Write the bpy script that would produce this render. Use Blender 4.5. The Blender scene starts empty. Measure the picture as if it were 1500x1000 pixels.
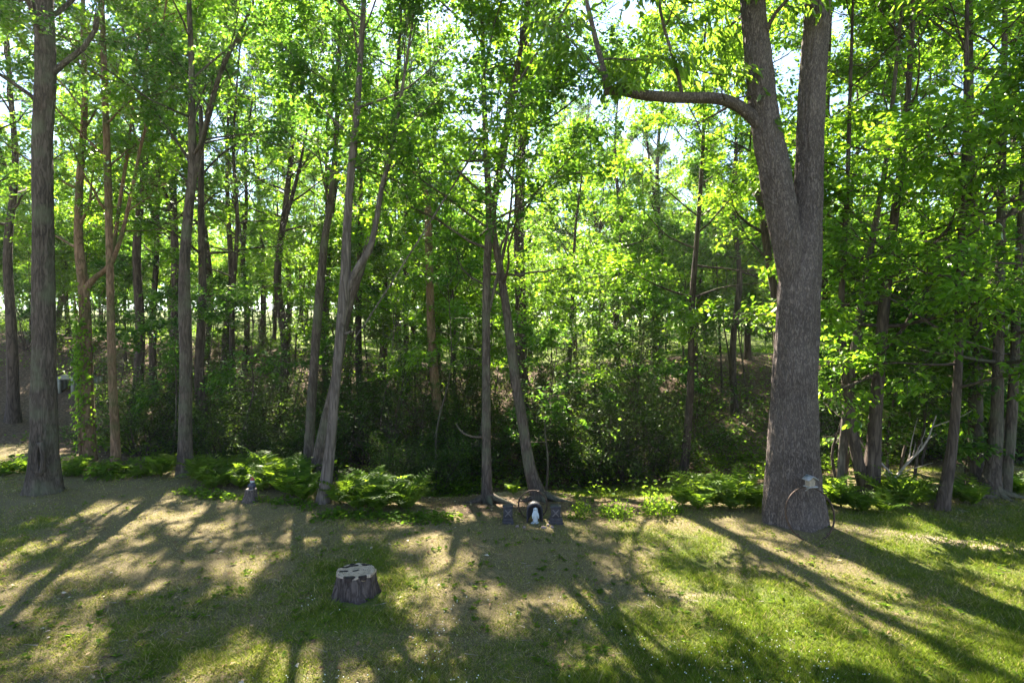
import bpy, bmesh, math, random
import numpy as np
from mathutils import Vector, Matrix

scene = bpy.context.scene
COL = scene.collection
R = math.radians
random.seed(7)

# ---------------------------------------------------------------- camera
CAM_H = 3.0
FPX = 818.0                      # focal length in photo pixels (1500 wide)
cam_d = bpy.data.cameras.new("camera")
cam_d.sensor_width = 36.0
cam_d.lens = 36.0 * FPX / 1500.0
cam_d.clip_start = 0.05
cam_d.clip_end = 2000.0
cam = bpy.data.objects.new("camera", cam_d)
cam.location = (0, 0, CAM_H)
cam.rotation_euler = (R(90), 0, 0)
COL.objects.link(cam)
scene.camera = cam

# ---------------------------------------------------------------- sky and sun
SUN_AZ = R(-15.0)                # measured from +Y towards +X
SUN_EL = R(42.0)
world = bpy.data.worlds.new("World")
scene.world = world
world.use_nodes = True
wn = world.node_tree
wn.nodes.clear()
w_out = wn.nodes.new("ShaderNodeOutputWorld")
w_bg = wn.nodes.new("ShaderNodeBackground")
w_sky = wn.nodes.new("ShaderNodeTexSky")
w_sky.sky_type = 'NISHITA'
w_sky.sun_disc = False
w_sky.sun_elevation = SUN_EL
w_sky.sun_rotation = SUN_AZ
w_sky.air_density = 1.0
w_sky.dust_density = 0.15
w_sky.ozone_density = 1.6
w_bg.inputs["Strength"].default_value = 0.05
w_tc = wn.nodes.new("ShaderNodeTexCoord")
w_mp = wn.nodes.new("ShaderNodeMapping")
w_mp.inputs["Scale"].default_value = (1.0, 1.0, 2.2)
w_no = wn.nodes.new("ShaderNodeTexNoise")
w_no.inputs["Scale"].default_value = 2.6
w_no.inputs["Detail"].default_value = 6.0
w_rp = wn.nodes.new("ShaderNodeValToRGB")
w_rp.color_ramp.elements[0].position = 0.57
w_rp.color_ramp.elements[1].position = 0.80
w_mx = wn.nodes.new("ShaderNodeMixRGB")
w_mx.inputs["Color2"].default_value = (3.4, 3.6, 3.9, 1)
wn.links.new(w_tc.outputs["Generated"], w_mp.inputs["Vector"])
wn.links.new(w_mp.outputs["Vector"], w_no.inputs["Vector"])
wn.links.new(w_no.outputs["Fac"], w_rp.inputs["Fac"])
wn.links.new(w_rp.outputs["Color"], w_mx.inputs["Fac"])
wn.links.new(w_sky.outputs["Color"], w_mx.inputs["Color1"])
wn.links.new(w_mx.outputs["Color"], w_bg.inputs["Color"])
wn.links.new(w_bg.outputs["Background"], w_out.inputs["Surface"])

sun_d = bpy.data.lights.new("sun", 'SUN')
sun_d.energy = 5.0
sun_d.angle = R(0.45)
sun_d.color = (1.0, 0.91, 0.76)
sun = bpy.data.objects.new("sun", sun_d)
to_sun = Vector((math.sin(SUN_AZ) * math.cos(SUN_EL), math.cos(SUN_AZ) * math.cos(SUN_EL), math.sin(SUN_EL)))
sun.rotation_euler = to_sun.to_track_quat('Z', 'Y').to_euler()
sun.location = (-5, 30, 40)
COL.objects.link(sun)

scene.view_settings.view_transform = 'Standard'
scene.view_settings.look = 'None'
scene.view_settings.exposure = 3.0
scene.view_settings.gamma = 1.0
scene.view_settings.use_curve_mapping = False
scene.render.engine = 'CYCLES'
cy = scene.cycles
cy.max_bounces = 7
cy.diffuse_bounces = 4
cy.glossy_bounces = 2
cy.transmission_bounces = 5
cy.transparent_max_bounces = 4
cy.caustics_reflective = False
cy.caustics_refractive = False
cy.sample_clamp_indirect = 6.0
cy.use_denoising = True
cy.use_adaptive_sampling = False

# ---------------------------------------------------------------- numeric helpers
def _hash(ix, iy, iz, seed):
    n = (ix.astype(np.int64) * 374761393 + iy.astype(np.int64) * 668265263 + iz.astype(np.int64) * 2147483647 + seed * 974634777) & 0x7fffffff
    n = ((n ^ (n >> 13)) * 1274126177) & 0x7fffffff
    n = (n ^ (n >> 16)) & 0x7fffffff
    return (n % 100003) / 100003.0

def vnoise(x, y, z=None, seed=0):
    x = np.asarray(x, float); y = np.asarray(y, float)
    z = np.zeros_like(x) if z is None else np.asarray(z, float)
    ix, iy, iz = np.floor(x), np.floor(y), np.floor(z)
    fx, fy, fz = x - ix, y - iy, z - iz
    fx = fx * fx * (3 - 2 * fx); fy = fy * fy * (3 - 2 * fy); fz = fz * fz * (3 - 2 * fz)
    out = 0
    for a in (0, 1):
        for b in (0, 1):
            for c in (0, 1):
                w = (fx if a else 1 - fx) * (fy if b else 1 - fy) * (fz if c else 1 - fz)
                out = out + w * _hash(ix + a, iy + b, iz + c, seed)
    return out

def fbm(x, y, z=None, seed=0, oct=4):
    s = 0; a = 0.5; t = 0
    for i in range(oct):
        f = 2.0 ** i
        s = s + a * vnoise(np.asarray(x) * f, np.asarray(y) * f, None if z is None else np.asarray(z) * f, seed + i * 17)
        t += a; a *= 0.5
    return s / t

def sst(a, b, x):
    t = np.clip((x - a) / (b - a), 0, 1)
    return t * t * (3 - 2 * t)

EX = [-40, -16, -12, -9, -6, -3.5, -1.5, 0, 1.5, 3, 4.4, 6, 9, 14, 40]
EY = [17, 16, 15, 13.4, 12.3, 11.0, 9.8, 9.1, 9.2, 9.5, 10.2, 11.3, 12.8, 14, 16]
def edge_y(x):
    return np.interp(x, EX, EY)

def terrain(x, y):
    x = np.asarray(x, float); y = np.asarray(y, float)
    u = y - edge_y(x)
    D = np.interp(x, [-30, -12, -6, -2, 4, 7, 12, 30], [0.7, 0.8, 1.0, 1.15, 1.15, 0.9, 0.6, 0.5])
    run = np.interp(x, [-8, -2, 0, 6, 9], [4.3, 5.5, 7.0, 7.0, 4.8])
    z = -D * sst(-0.3, run, u)
    yb = np.interp(x, [-40, -20, -10, 0, 10, 20, 40], [16, 17, 18.5, 19.5, 18.5, 19, 19])
    rise = np.interp(x, [-40, -20, -8, 0, 10, 25], [4.6, 4.0, 3.0, 2.7, 2.9, 2.6])
    z = z + rise * sst(yb, yb + 14, y)
    z = z + 0.018 * np.clip(y - 36, 0, 200) + 0.05 * np.clip(y - 44, 0, 120)
    near = sst(11, 15, y)
    z = z + (fbm(x * 0.35, y * 0.35, seed=3) - 0.5) * (0.12 + 0.5 * near)
    z = z + (fbm(x * 1.6, y * 1.6, seed=5, oct=3) - 0.5) * 0.075
    # mound that the big right-hand tree stands on
    z = z + 0.10 * np.exp(-((x - 4.55) ** 2 + (y - 9.0) ** 2) / 2.0)
    # little root mound under the twin trees behind the shrine
    z = z + 0.22 * np.exp(-((x - 0.2) ** 2 / 1.6 + (y - 12.6) ** 2 / 1.0))
    return z

def tz(x, y):
    return float(terrain(np.array([x]), np.array([y]))[0])

def ground_hit(px, py):
    """where the view ray of a photo pixel meets the ground"""
    d = np.linspace(3.5, 90, 4000)
    X = (px - 750) / FPX * d
    Z = CAM_H + (500 - py) / FPX * d
    g = terrain(X, d)
    k = np.where(Z <= g)[0]
    i = int(k[0]) if len(k) else len(d) - 1
    return float(X[i]), float(d[i]), float(g[i])

def P(px, py, d):
    return np.array([(px - 750) / FPX * d, d, CAM_H + (500 - py) / FPX * d])

def unit(v):
    v = np.asarray(v, float)
    return v / (np.linalg.norm(v, axis=-1, keepdims=True) + 1e-9)

# ---------------------------------------------------------------- mesh helpers
class Chunk:
    """collects vertices and equal-sided faces, then becomes one mesh"""
    def __init__(self):
        self.v = []; self.f = []; self.n = 0
    def add(self, V, F):
        V = np.asarray(V, np.float32).reshape(-1, 3)
        F = np.asarray(F, np.int64)
        if len(V) == 0 or len(F) == 0:
            return
        self.v.append(V); self.f.append(F + self.n); self.n += len(V)
    def mesh(self, name, mat, smooth=False):
        me = bpy.data.meshes.new(name)
        V = np.concatenate(self.v)
        starts = []; loops = []; off = 0
        for F in self.f:
            k = F.shape[1]
            starts.append(off + np.arange(len(F)) * k)
            loops.append(F.reshape(-1)); off += F.size
        starts = np.concatenate(starts); loops = np.concatenate(loops)
        me.vertices.add(len(V)); me.vertices.foreach_set("co", V.reshape(-1))
        me.loops.add(len(loops)); me.loops.foreach_set("vertex_index", loops.astype(np.int32))
        me.polygons.add(len(starts)); me.polygons.foreach_set("loop_start", starts.astype(np.int32))
        me.update(calc_edges=True)
        if smooth:
            me.polygons.foreach_set("use_smooth", np.ones(len(starts), bool))
        if mat:
            me.materials.append(mat)
        return me

def link(name, me, parent=None):
    o = bpy.data.objects.new(name, me)
    COL.objects.link(o)
    if parent is not None:
        o.parent = parent
    return o

def tag(o, label=None, cat=None, group=None, kind=None):
    if label: o["label"] = label
    if cat: o["category"] = cat
    if group: o["group"] = group
    if kind: o["kind"] = kind
    return o

def thing(name, label, cat, loc=(0, 0, 0), rz=0.0, group=None):
    o = bpy.data.objects.new(name, None)
    o.empty_display_size = 0.2
    COL.objects.link(o)
    o.location = loc; o.rotation_euler = (0, 0, rz)
    return tag(o, label, cat, group)

def copy_thing(src, loc, rz=0.0, scale=1.0, label=None, group=None):
    r = src.copy(); COL.objects.link(r)
    r.location = loc; r.rotation_euler = (0, 0, rz)
    r.scale = scale if hasattr(scale, "__len__") else (scale,) * 3
    if label: r["label"] = label
    if group: r["group"] = group
    for ch in list(src.children):
        c = ch.copy(); COL.objects.link(c); c.parent = r
        for g in list(ch.children):
            e = g.copy(); COL.objects.link(e); e.parent = c
    return r

def tube(ch, path, rad, sides=8, cap=True, lobes=None):
    path = np.asarray(path, float); rad = np.asarray(rad, float)
    n = len(path)
    t = np.gradient(path, axis=0); t = unit(t)
    ref = np.array([1.0, 0, 0]) if abs(t[0][0]) < 0.8 else np.array([0, 1.0, 0])
    a = np.linspace(0, 2 * math.pi, sides, endpoint=False)
    V = np.zeros((n, sides, 3))
    u = unit(np.cross(t[0], ref))
    for i in range(n):
        u = unit(u - t[i] * np.dot(u, t[i]))
        w = np.cross(t[i], u)
        r = rad[i] * (np.ones(sides) if lobes is None else lobes(i, a))
        V[i] = path[i] + (np.cos(a) * r)[:, None] * u + (np.sin(a) * r)[:, None] * w
    idx = np.arange(n * sides).reshape(n, sides)
    F = np.stack([idx[:-1], np.roll(idx[:-1], -1, 1), np.roll(idx[1:], -1, 1), idx[1:]], -1).reshape(-1, 4)
    ch.add(V, F)
    if cap:
        top = np.concatenate([V[-1], path[-1][None] + t[-1] * rad[-1] * 0.3])
        k = np.arange(sides)
        ch.add(top, np.stack([k, (k + 1) % sides, np.full(sides, sides)], -1))

def sticks(ch, A, B, ra, rb):
    """many thin three-sided twigs at once"""
    A = np.asarray(A, float); B = np.asarray(B, float)
    n = len(A)
    t = unit(B - A)
    ref = np.tile(np.array([0.31, 0.77, 0.55]), (n, 1))
    u = unit(np.cross(t, ref)); w = np.cross(t, u)
    V = np.zeros((n, 4, 3))
    for k in range(3):
        c, s = math.cos(k * 2.0944), math.sin(k * 2.0944)
        V[:, k] = A + (u * c + w * s) * np.reshape(ra, (-1, 1))
    V[:, 3] = B
    base = (np.arange(n) * 4)[:, None]
    F = np.concatenate([base + np.array(q)[None] for q in ((0, 1, 3), (1, 2, 3), (2, 0, 3))])
    ch.add(V, F)

def leaves(ch, pos, axis, nrm, ln, wd, shape="kite"):
    """many leaves: pos base, axis along the leaf, nrm its face"""
    n = len(pos)
    a = unit(axis); m = unit(nrm - a * np.sum(a * nrm, -1, keepdims=True)); s = np.cross(a, m)
    ln = np.reshape(ln, (-1, 1)); wd = np.reshape(wd, (-1, 1))
    if shape == "kite":
        V = np.stack([pos, pos + a * ln * 0.42 + s * wd * 0.5 + m * ln * 0.07,
                      pos + a * ln - m * ln * 0.10, pos + a * ln * 0.42 - s * wd * 0.5 + m * ln * 0.07], 1)
        b = (np.arange(n) * 4)[:, None]
        F = np.concatenate([b + np.array([0, 1, 2])[None], b + np.array([0, 2, 3])[None]])
    else:                      # broad leaf with five corners and a folded midrib
        V = np.stack([pos,
                      pos + a * ln * 0.25 + s * wd * 0.42 + m * ln * 0.06,
                      pos + a * ln * 0.60 + s * wd * 0.46 + m * ln * 0.03,
                      pos + a * ln - m * ln * 0.14,
                      pos + a * ln * 0.60 - s * wd * 0.46 + m * ln * 0.03,
                      pos + a * ln * 0.25 - s * wd * 0.42 + m * ln * 0.06], 1)
        b = (np.arange(n) * 6)[:, None]
        F = np.concatenate([b + np.array(q)[None] for q in ((0, 1, 2), (0, 2, 3), (0, 3, 4), (0, 4, 5))])
    ch.add(V, F)

# ---------------------------------------------------------------- materials
def new_mat(name):
    m = bpy.data.materials.new(name); m.use_nodes = True
    m.node_tree.nodes.clear()
    return m, m.node_tree.nodes, m.node_tree.links

def ramp(N, stops):
    r = N.new("ShaderNodeValToRGB")
    e = r.color_ramp.elements
    e[0].position, e[0].color = stops[0][0], (*stops[0][1], 1)
    e[1].position, e[1].color = stops[-1][0], (*stops[-1][1], 1)
    for p, c in stops[1:-1]:
        k = e.new(p); k.color = (*c, 1)
    return r

def leaf_mat(name, dark, mid, light, trans_gain=3.6, gloss=0.055, trans_mix=0.6, rough=0.38):
    m, N, L = new_mat(name)
    out = N.new("ShaderNodeOutputMaterial")
    geo = N.new("ShaderNodeNewGeometry")
    oi = N.new("ShaderNodeObjectInfo")
    tc = N.new("ShaderNodeTexCoord")
    no = N.new("ShaderNodeTexNoise"); no.inputs["Scale"].default_value = 0.55; no.inputs["Detail"].default_value = 2
    L.new(tc.outputs["Object"], no.inputs["Vector"])
    # one value per leaf, plus slow drift through the crown, plus a shift per tree
    m1 = N.new("ShaderNodeMath"); m1.operation = 'MULTIPLY_ADD'; m1.inputs[1].default_value = 0.55
    L.new(geo.outputs["Random Per Island"], m1.inputs[0])
    m2 = N.new("ShaderNodeMath"); m2.operation = 'MULTIPLY_ADD'; m2.inputs[1].default_value = 0.6
    m2.inputs[2].default_value = -0.18
    L.new(no.outputs["Fac"], m2.inputs[0])
    m3 = N.new("ShaderNodeMath"); m3.operation = 'MULTIPLY_ADD'; m3.inputs[1].default_value = 0.22
    L.new(oi.outputs["Random"], m3.inputs[0]); L.new(m2.outputs[0], m3.inputs[2])
    L.new(m3.outputs[0], m1.inputs[2])
    rp = ramp(N, [(0.05, dark), (0.5, mid), (0.95, light)])
    L.new(m1.outputs[0], rp.inputs["Fac"])
    df = N.new("ShaderNodeBsdfDiffuse"); L.new(rp.outputs["Color"], df.inputs["Color"])
    tm = N.new("ShaderNodeMixRGB"); tm.blend_type = 'MULTIPLY'; tm.inputs["Fac"].default_value = 1
    tm.inputs["Color2"].default_value = (trans_gain * 1.32, trans_gain * 1.15, trans_gain * 0.40, 1)
    L.new(rp.outputs["Color"], tm.inputs["Color1"])
    tr = N.new("ShaderNodeBsdfTranslucent"); L.new(tm.outputs["Color"], tr.inputs["Color"])
    mx = N.new("ShaderNodeMixShader"); mx.inputs["Fac"].default_value = trans_mix
    L.new(df.outputs[0], mx.inputs[1]); L.new(tr.outputs[0], mx.inputs[2])
    gl = N.new("ShaderNodeBsdfGlossy"); gl.inputs["Roughness"].default_value = rough
    gl.inputs["Color"].default_value = (0.9, 0.95, 0.85, 1)
    fr = N.new("ShaderNodeLayerWeight"); fr.inputs["Blend"].default_value = 0.25
    fm = N.new("ShaderNodeMath"); fm.operation = 'MULTIPLY'; fm.inputs[1].default_value = gloss * 3
    L.new(fr.outputs["Fresnel"], fm.inputs[0])
    m4 = N.new("ShaderNodeMixShader")
    L.new(fm.outputs[0], m4.inputs["Fac"]); L.new(mx.outputs[0], m4.inputs[1]); L.new(gl.outputs[0], m4.inputs[2])
    L.new(m4.outputs[0], out.inputs["Surface"])
    return m

def bark_mat(name, dark, light, scale=9.0, stretch=0.16, bump=0.8, moss=None):
    m, N, L = new_mat(name)
    out = N.new("ShaderNodeOutputMaterial")
    bs = N.new("ShaderNodeBsdfPrincipled"); bs.inputs["Roughness"].default_value = 0.9
    bs.inputs["Specular IOR Level"].default_value = 0.15
    tc = N.new("ShaderNodeTexCoord")
    mp = N.new("ShaderNodeMapping"); mp.inputs["Scale"].default_value = (1, 1, stretch)
    L.new(tc.outputs["Object"], mp.inputs["Vector"])
    no = N.new("ShaderNodeTexNoise"); no.inputs["Scale"].default_value = scale * 2.6; no.inputs["Detail"].default_value = 8
    no.inputs["Roughness"].default_value = 0.7; no.inputs["Distortion"].default_value = 0.35
    L.new(mp.outputs["Vector"], no.inputs["Vector"])
    rg = N.new("ShaderNodeTexNoise"); rg.inputs["Scale"].default_value = scale * 1.5; rg.inputs["Detail"].default_value = 4
    rg.inputs["Distortion"].default_value = 0.8
    L.new(mp.outputs["Vector"], rg.inputs["Vector"])
    rs = N.new("ShaderNodeMath"); rs.operation = 'SUBTRACT'; rs.inputs[1].default_value = 0.5; L.new(rg.outputs["Fac"], rs.inputs[0])
    ra = N.new("ShaderNodeMath"); ra.operation = 'ABSOLUTE'; L.new(rs.outputs[0], ra.inputs[0])
    vr = ramp(N, [(0.0, (0.15, 0.15, 0.15)), (0.11, (1, 1, 1))])       # furrows between ridges
    L.new(ra.outputs[0], vr.inputs["Fac"])
    big = N.new("ShaderNodeTexNoise"); big.inputs["Scale"].default_value = 1.3; big.inputs["Detail"].default_value = 4
    L.new(tc.outputs["Object"], big.inputs["Vector"])
    hm = N.new("ShaderNodeMath"); hm.operation = 'MULTIPLY'
    L.new(vr.outputs["Color"], hm.inputs[0]); L.new(no.outputs["Fac"], hm.inputs[1])
    ad = N.new("ShaderNodeMath"); ad.operation = 'MULTIPLY_ADD'; ad.inputs[1].default_value = 0.55
    L.new(big.outputs["Fac"], ad.inputs[0]); L.new(hm.outputs[0], ad.inputs[2])
    rp = ramp(N, [(0.28, dark), (0.62, tuple((d + l) / 2 for d, l in zip(dark, light))), (0.95, light)])
    L.new(ad.outputs[0], rp.inputs["Fac"])
    col = rp.outputs["Color"]
    if moss:
        nm = N.new("ShaderNodeTexNoise"); nm.inputs["Scale"].default_value = 2.2; nm.inputs["Detail"].default_value = 5
        L.new(tc.outputs["Object"], nm.inputs["Vector"])
        mr = ramp(N, [(0.48, (0, 0, 0)), (0.66, (0.7, 0.7, 0.7))])
        L.new(nm.outputs["Fac"], mr.inputs["Fac"])
        mm = N.new("ShaderNodeMixRGB"); mm.inputs["Color2"].default_value = (*moss, 1)
        L.new(mr.outputs["Color"], mm.inputs["Fac"]); L.new(col, mm.inputs["Color1"])
        col = mm.outputs["Color"]
    L.new(col, bs.inputs["Base Color"])
    bp = N.new("ShaderNodeBump"); bp.inputs["Strength"].default_value = bump; bp.inputs["Distance"].default_value = 0.03
    L.new(hm.outputs[0], bp.inputs["Height"]); L.new(bp.outputs["Normal"], bs.inputs["Normal"])
    L.new(bs.outputs[0], out.inputs["Surface"])
    return m

def solid_mat(name, c1, c2, scale=12, rough=0.7, metal=0.0, bump=0.2):
    m, N, L = new_mat(name)
    out = N.new("ShaderNodeOutputMaterial")
    bs = N.new("ShaderNodeBsdfPrincipled"); bs.inputs["Roughness"].default_value = rough; bs.inputs["Metallic"].default_value = metal
    tc = N.new("ShaderNodeTexCoord")
    no = N.new("ShaderNodeTexNoise"); no.inputs["Scale"].default_value = scale; no.inputs["Detail"].default_value = 6
    L.new(tc.outputs["Object"], no.inputs["Vector"])
    rp = ramp(N, [(0.3, c1), (0.7, c2)]); L.new(no.outputs["Fac"], rp.inputs["Fac"])
    L.new(rp.outputs["Color"], bs.inputs["Base Color"])
    bp = N.new("ShaderNodeBump"); bp.inputs["Strength"].default_value = bump; bp.inputs["Distance"].default_value = 0.01
    L.new(no.outputs["Fac"], bp.inputs["Height"]); L.new(bp.outputs["Normal"], bs.inputs["Normal"])
    L.new(bs.outputs[0], out.inputs["Surface"])
    return m

M = {}
M["maple"] = leaf_mat("maple_leaves", (0.018, 0.055, 0.016), (0.036, 0.090, 0.022), (0.080, 0.148, 0.026), trans_gain=3.3)
M["bright"] = leaf_mat("beech_leaves", (0.030, 0.075, 0.012), (0.060, 0.130, 0.018), (0.11, 0.19, 0.022), trans_gain=3.3)
M["hickory"] = leaf_mat("hickory_leaves", (0.028, 0.065, 0.016), (0.055, 0.110, 0.024), (0.095, 0.16, 0.03))
M["shrub"] = leaf_mat("shrub_leaves", (0.020, 0.046, 0.016), (0.040, 0.082, 0.022), (0.080, 0.14, 0.034), trans_gain=2.3, gloss=0.05)
M["fern"] = leaf_mat("fern_leaves", (0.042, 0.085, 0.014), (0.072, 0.130, 0.022), (0.105, 0.17, 0.03), trans_gain=2.6, gloss=0.003)
M["low"] = leaf_mat("low_plant_leaves", (0.038, 0.082, 0.015), (0.065, 0.125, 0.020), (0.10, 0.165, 0.026), trans_gain=2.6, gloss=0.008)
M["ivy"] = leaf_mat("ivy_leaves", (0.03, 0.075, 0.012), (0.06, 0.13, 0.018), (0.10, 0.18, 0.025))
M["bark_big"] = bark_mat("furrowed_grey_bark", (0.060, 0.047, 0.043), (0.235, 0.190, 0.172), scale=24, stretch=0.28, bump=1.0)
M["bark"] = bark_mat("grey_brown_bark", (0.042, 0.032, 0.026), (0.155, 0.120, 0.098), scale=12, stretch=0.16, bump=0.9, moss=(0.13, 0.135, 0.085))
M["bark_pale"] = bark_mat("pale_grey_bark", (0.062, 0.050, 0.042), (0.195, 0.158, 0.135), scale=8, stretch=0.13, bump=0.7)
M["bark_red"] = bark_mat("red_brown_bark", (0.10, 0.060, 0.035), (0.30, 0.19, 0.12), scale=9, stretch=0.2, bump=0.7, moss=(0.06, 0.09, 0.025))
M["bark_far"] = bark_mat("dark_bark", (0.032, 0.023, 0.019), (0.13, 0.098, 0.08), scale=6, stretch=0.15, bump=0.6)
M["dead"] = solid_mat("dead_wood", (0.22, 0.18, 0.15), (0.40, 0.34, 0.29), 15, 0.85)

# ground: litter, dry turf, green turf and bare soil, steered by a point colour (r green, g woodland litter, b bare)
def ground_material():
    m, N, L = new_mat("lawn_and_woodland_floor")
    out = N.new("ShaderNodeOutputMaterial")
    bs = N.new("ShaderNodeBsdfPrincipled"); bs.inputs["Roughness"].default_value = 0.95
    bs.inputs["Specular IOR Level"].default_value = 0.1
    tc = N.new("ShaderNodeTexCoord")
    at = N.new("ShaderNodeVertexColor"); at.layer_name = "cover"
    sp = N.new("ShaderNodeSeparateColor"); L.new(at.outputs["Color"], sp.inputs["Color"])
    def noise(sc, det=5, ro=0.6):
        n = N.new("ShaderNodeTexNoise"); n.inputs["Scale"].default_value = sc; n.inputs["Detail"].default_value = det
        n.inputs["Roughness"].default_value = ro
        L.new(tc.outputs["Object"], n.inputs["Vector"]); return n
    n1 = noise(14, 8, 0.7); n2 = noise(60, 6, 0.7); n3 = noise(3.0)
    dry = ramp(N, [(0.32, (0.062, 0.046, 0.026)), (0.50, (0.155, 0.125, 0.066)), (0.70, (0.30, 0.25, 0.14))])
    L.new(n2.outputs["Fac"], dry.inputs["Fac"])
    grn = ramp(N, [(0.28, (0.045, 0.062, 0.016)), (0.5, (0.105, 0.135, 0.030)), (0.75, (0.20, 0.21, 0.06))])
    L.new(n2.outputs["Fac"], grn.inputs["Fac"])
    lit = ramp(N, [(0.30, (0.040, 0.026, 0.018)), (0.5, (0.115, 0.078, 0.052)), (0.72, (0.24, 0.17, 0.12))])
    L.new(n1.outputs["Fac"], lit.inputs["Fac"])
    soil = ramp(N, [(0.3, (0.20, 0.145, 0.10)), (0.7, (0.40, 0.31, 0.22))])
    L.new(n1.outputs["Fac"], soil.inputs["Fac"])
    def mix(a, b, fac, noise_node, amt=0.9):
        w = N.new("ShaderNodeMath"); w.operation = 'MULTIPLY_ADD'; w.inputs[1].default_value = amt; w.inputs[2].default_value = -amt / 2
        L.new(noise_node.outputs["Fac"], w.inputs[0])
        s = N.new("ShaderNodeMath"); s.operation = 'ADD'; s.use_clamp = True
        L.new(w.outputs[0], s.inputs[0]); L.new(fac, s.inputs[1])
        st = ramp(N, [(0.35, (0, 0, 0)), (0.65, (1, 1, 1))]); L.new(s.outputs[0], st.inputs["Fac"])
        x = N.new("ShaderNodeMixRGB"); L.new(st.outputs["Color"], x.inputs["Fac"]); L.new(a, x.inputs["Color1"]); L.new(b, x.inputs["Color2"])
        return x.outputs["Color"]
    c = mix(dry.outputs["Color"], grn.outputs["Color"], sp.outputs["Red"], n1, 1.1)
    c = mix(c, lit.outputs["Color"], sp.outputs["Green"], n3, 0.8)
    c = mix(c, soil.outputs["Color"], sp.outputs["Blue"], n1, 0.8)
    L.new(c, bs.inputs["Base Color"])
    bp = N.new("ShaderNodeBump"); bp.inputs["Strength"].default_value = 0.9; bp.inputs["Distance"].default_value = 0.03
    L.new(n2.outputs["Fac"], bp.inputs["Height"]); L.new(bp.outputs["Normal"], bs.inputs["Normal"])
    L.new(bs.outputs[0], out.inputs["Surface"])
    return m
M["ground"] = ground_material()

def cover_weights(x, y):
    """how green, how littered and how bare the ground is at a place"""
    u = y - edge_y(x)
    patch = fbm(x * 0.45 + 11, y * 0.45, seed=21)
    fine = fbm(x * 1.5, y * 1.5, seed=22, oct=3)
    lush = sst(-2.5, 2.5, x - 0.15 * (y - 5)) * sst(9.5, 5.5, y) * 0.40 + sst(2.5, 6.5, x) * 0.32
    green = 0.20 - 0.14 * sst(0.5, -3.5, x) * sst(4.8, 6.0, y) + lush + (patch - 0.5) * 1.5 + (fine - 0.5) * 0.6 + 0.20 * sst(6.3, 4.8, y)
    green = np.where(u > 2.0, 0.30 + (patch - 0.5), green)
    lit = sst(-0.6, 1.5, u - 0.8 * (fine - 0.5)) * 0.9
    lower = np.exp(-((x - 2.8) / 2.3) ** 2 - ((y - 14) / 2.2) ** 2)        # lower lawn behind the shrine
    lit = lit * (1 - 0.95 * np.clip(lower * 1.5, 0, 1)); green = green + 0.5 * lower
    far = sst(30, 38, y); lit = lit * (1 - far); green = np.maximum(green, far * 1.0)
    # bare trodden soil near the big tree and the twin trees
    bare = 0.75 * np.exp(-((x - 6.6) / 1.9) ** 2 - ((y - 8.3 + 0.25 * (x - 6.6)) / 0.35) ** 2)
    bare = bare + 0.7 * np.exp(-((x - 0.0) / 1.0) ** 2 - ((y - 12.3) / 0.9) ** 2)
    bare = bare + 0.55 * np.exp(-((x - 2.3) / 1.0) ** 2 - ((y - 6.6) / 0.22) ** 2)
    return np.clip(green, 0, 1), np.clip(lit, 0, 1), np.clip(bare, 0, 1)

# ---------------------------------------------------------------- ground
def build_ground():
    def axis(lo, hi, step, far):
        a = np.arange(lo, hi + 1e-6, step)
        g = step * 1.35 ** np.arange(1, 40)
        up = hi + np.cumsum(g); up = up[up < far]
        return a, up
    xa, xu = axis(-22, 22, 0.20, 420)
    X = np.concatenate([-(xu[::-1]), xa, xu])
    ya, yu = axis(-1, 42, 0.20, 500)
    yd = -1 - np.cumsum(0.2 * 1.35 ** np.arange(1, 20)); yd = yd[yd > -80]
    Y = np.concatenate([yd[::-1], ya, yu])
    GX, GY = np.meshgrid(X, Y)
    V = np.stack([GX, GY, terrain(GX, GY)], -1).reshape(-1, 3)
    nx, ny = len(X), len(Y)
    idx = np.arange(nx * ny).reshape(ny, nx)
    F = np.stack([idx[:-1, :-1], idx[:-1, 1:], idx[1:, 1:], idx[1:, :-1]], -1).reshape(-1, 4)
    c = Chunk(); c.add(V, F)
    me = c.mesh("ground", M["ground"], smooth=True)
    ca = me.color_attributes.new("cover", 'FLOAT_COLOR', 'POINT')
    g, l, b = cover_weights(V[:, 0], V[:, 1])
    ca.data.foreach_set("color", np.stack([g, l, b, np.ones_like(g)], -1).astype(np.float32).reshape(-1))
    o = link("ground", me)
    tag(o, "patchy lawn falling to a wooded hollow and rising bank", kind="structure")
build_ground()

# ---------------------------------------------------------------- tree builder
def resample(pts, n):
    pts = np.asarray(pts, float)
    d = np.concatenate([[0], np.cumsum(np.linalg.norm(np.diff(pts[:, :3], axis=0), axis=1))])
    t = np.linspace(0, d[-1], n)
    return np.stack([np.interp(t, d, pts[:, k]) for k in range(pts.shape[1])], -1)

def smooth_path(pts, n):
    """Catmull-Rom through the given (x,y,z,r) rows"""
    p = np.asarray(pts, float)
    if len(p) < 3:
        return resample(p, n)
    q = np.concatenate([[2 * p[0] - p[1]], p, [2 * p[-1] - p[-2]]])
    out = []
    for i in range(1, len(q) - 2):
        t = np.linspace(0, 1, 12, endpoint=False)[:, None]
        a, b, c, d = q[i - 1], q[i], q[i + 1], q[i + 2]
        out.append(0.5 * ((2 * b) + (-a + c) * t + (2 * a - 5 * b + 4 * c - d) * t ** 2 + (-a + 3 * b - 3 * c + d) * t ** 3))
    out.append(p[-1][None])
    o = np.concatenate(out)
    o[:, 3] = np.maximum(o[:, 3], 0.006)
    return resample(o, n)

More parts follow.
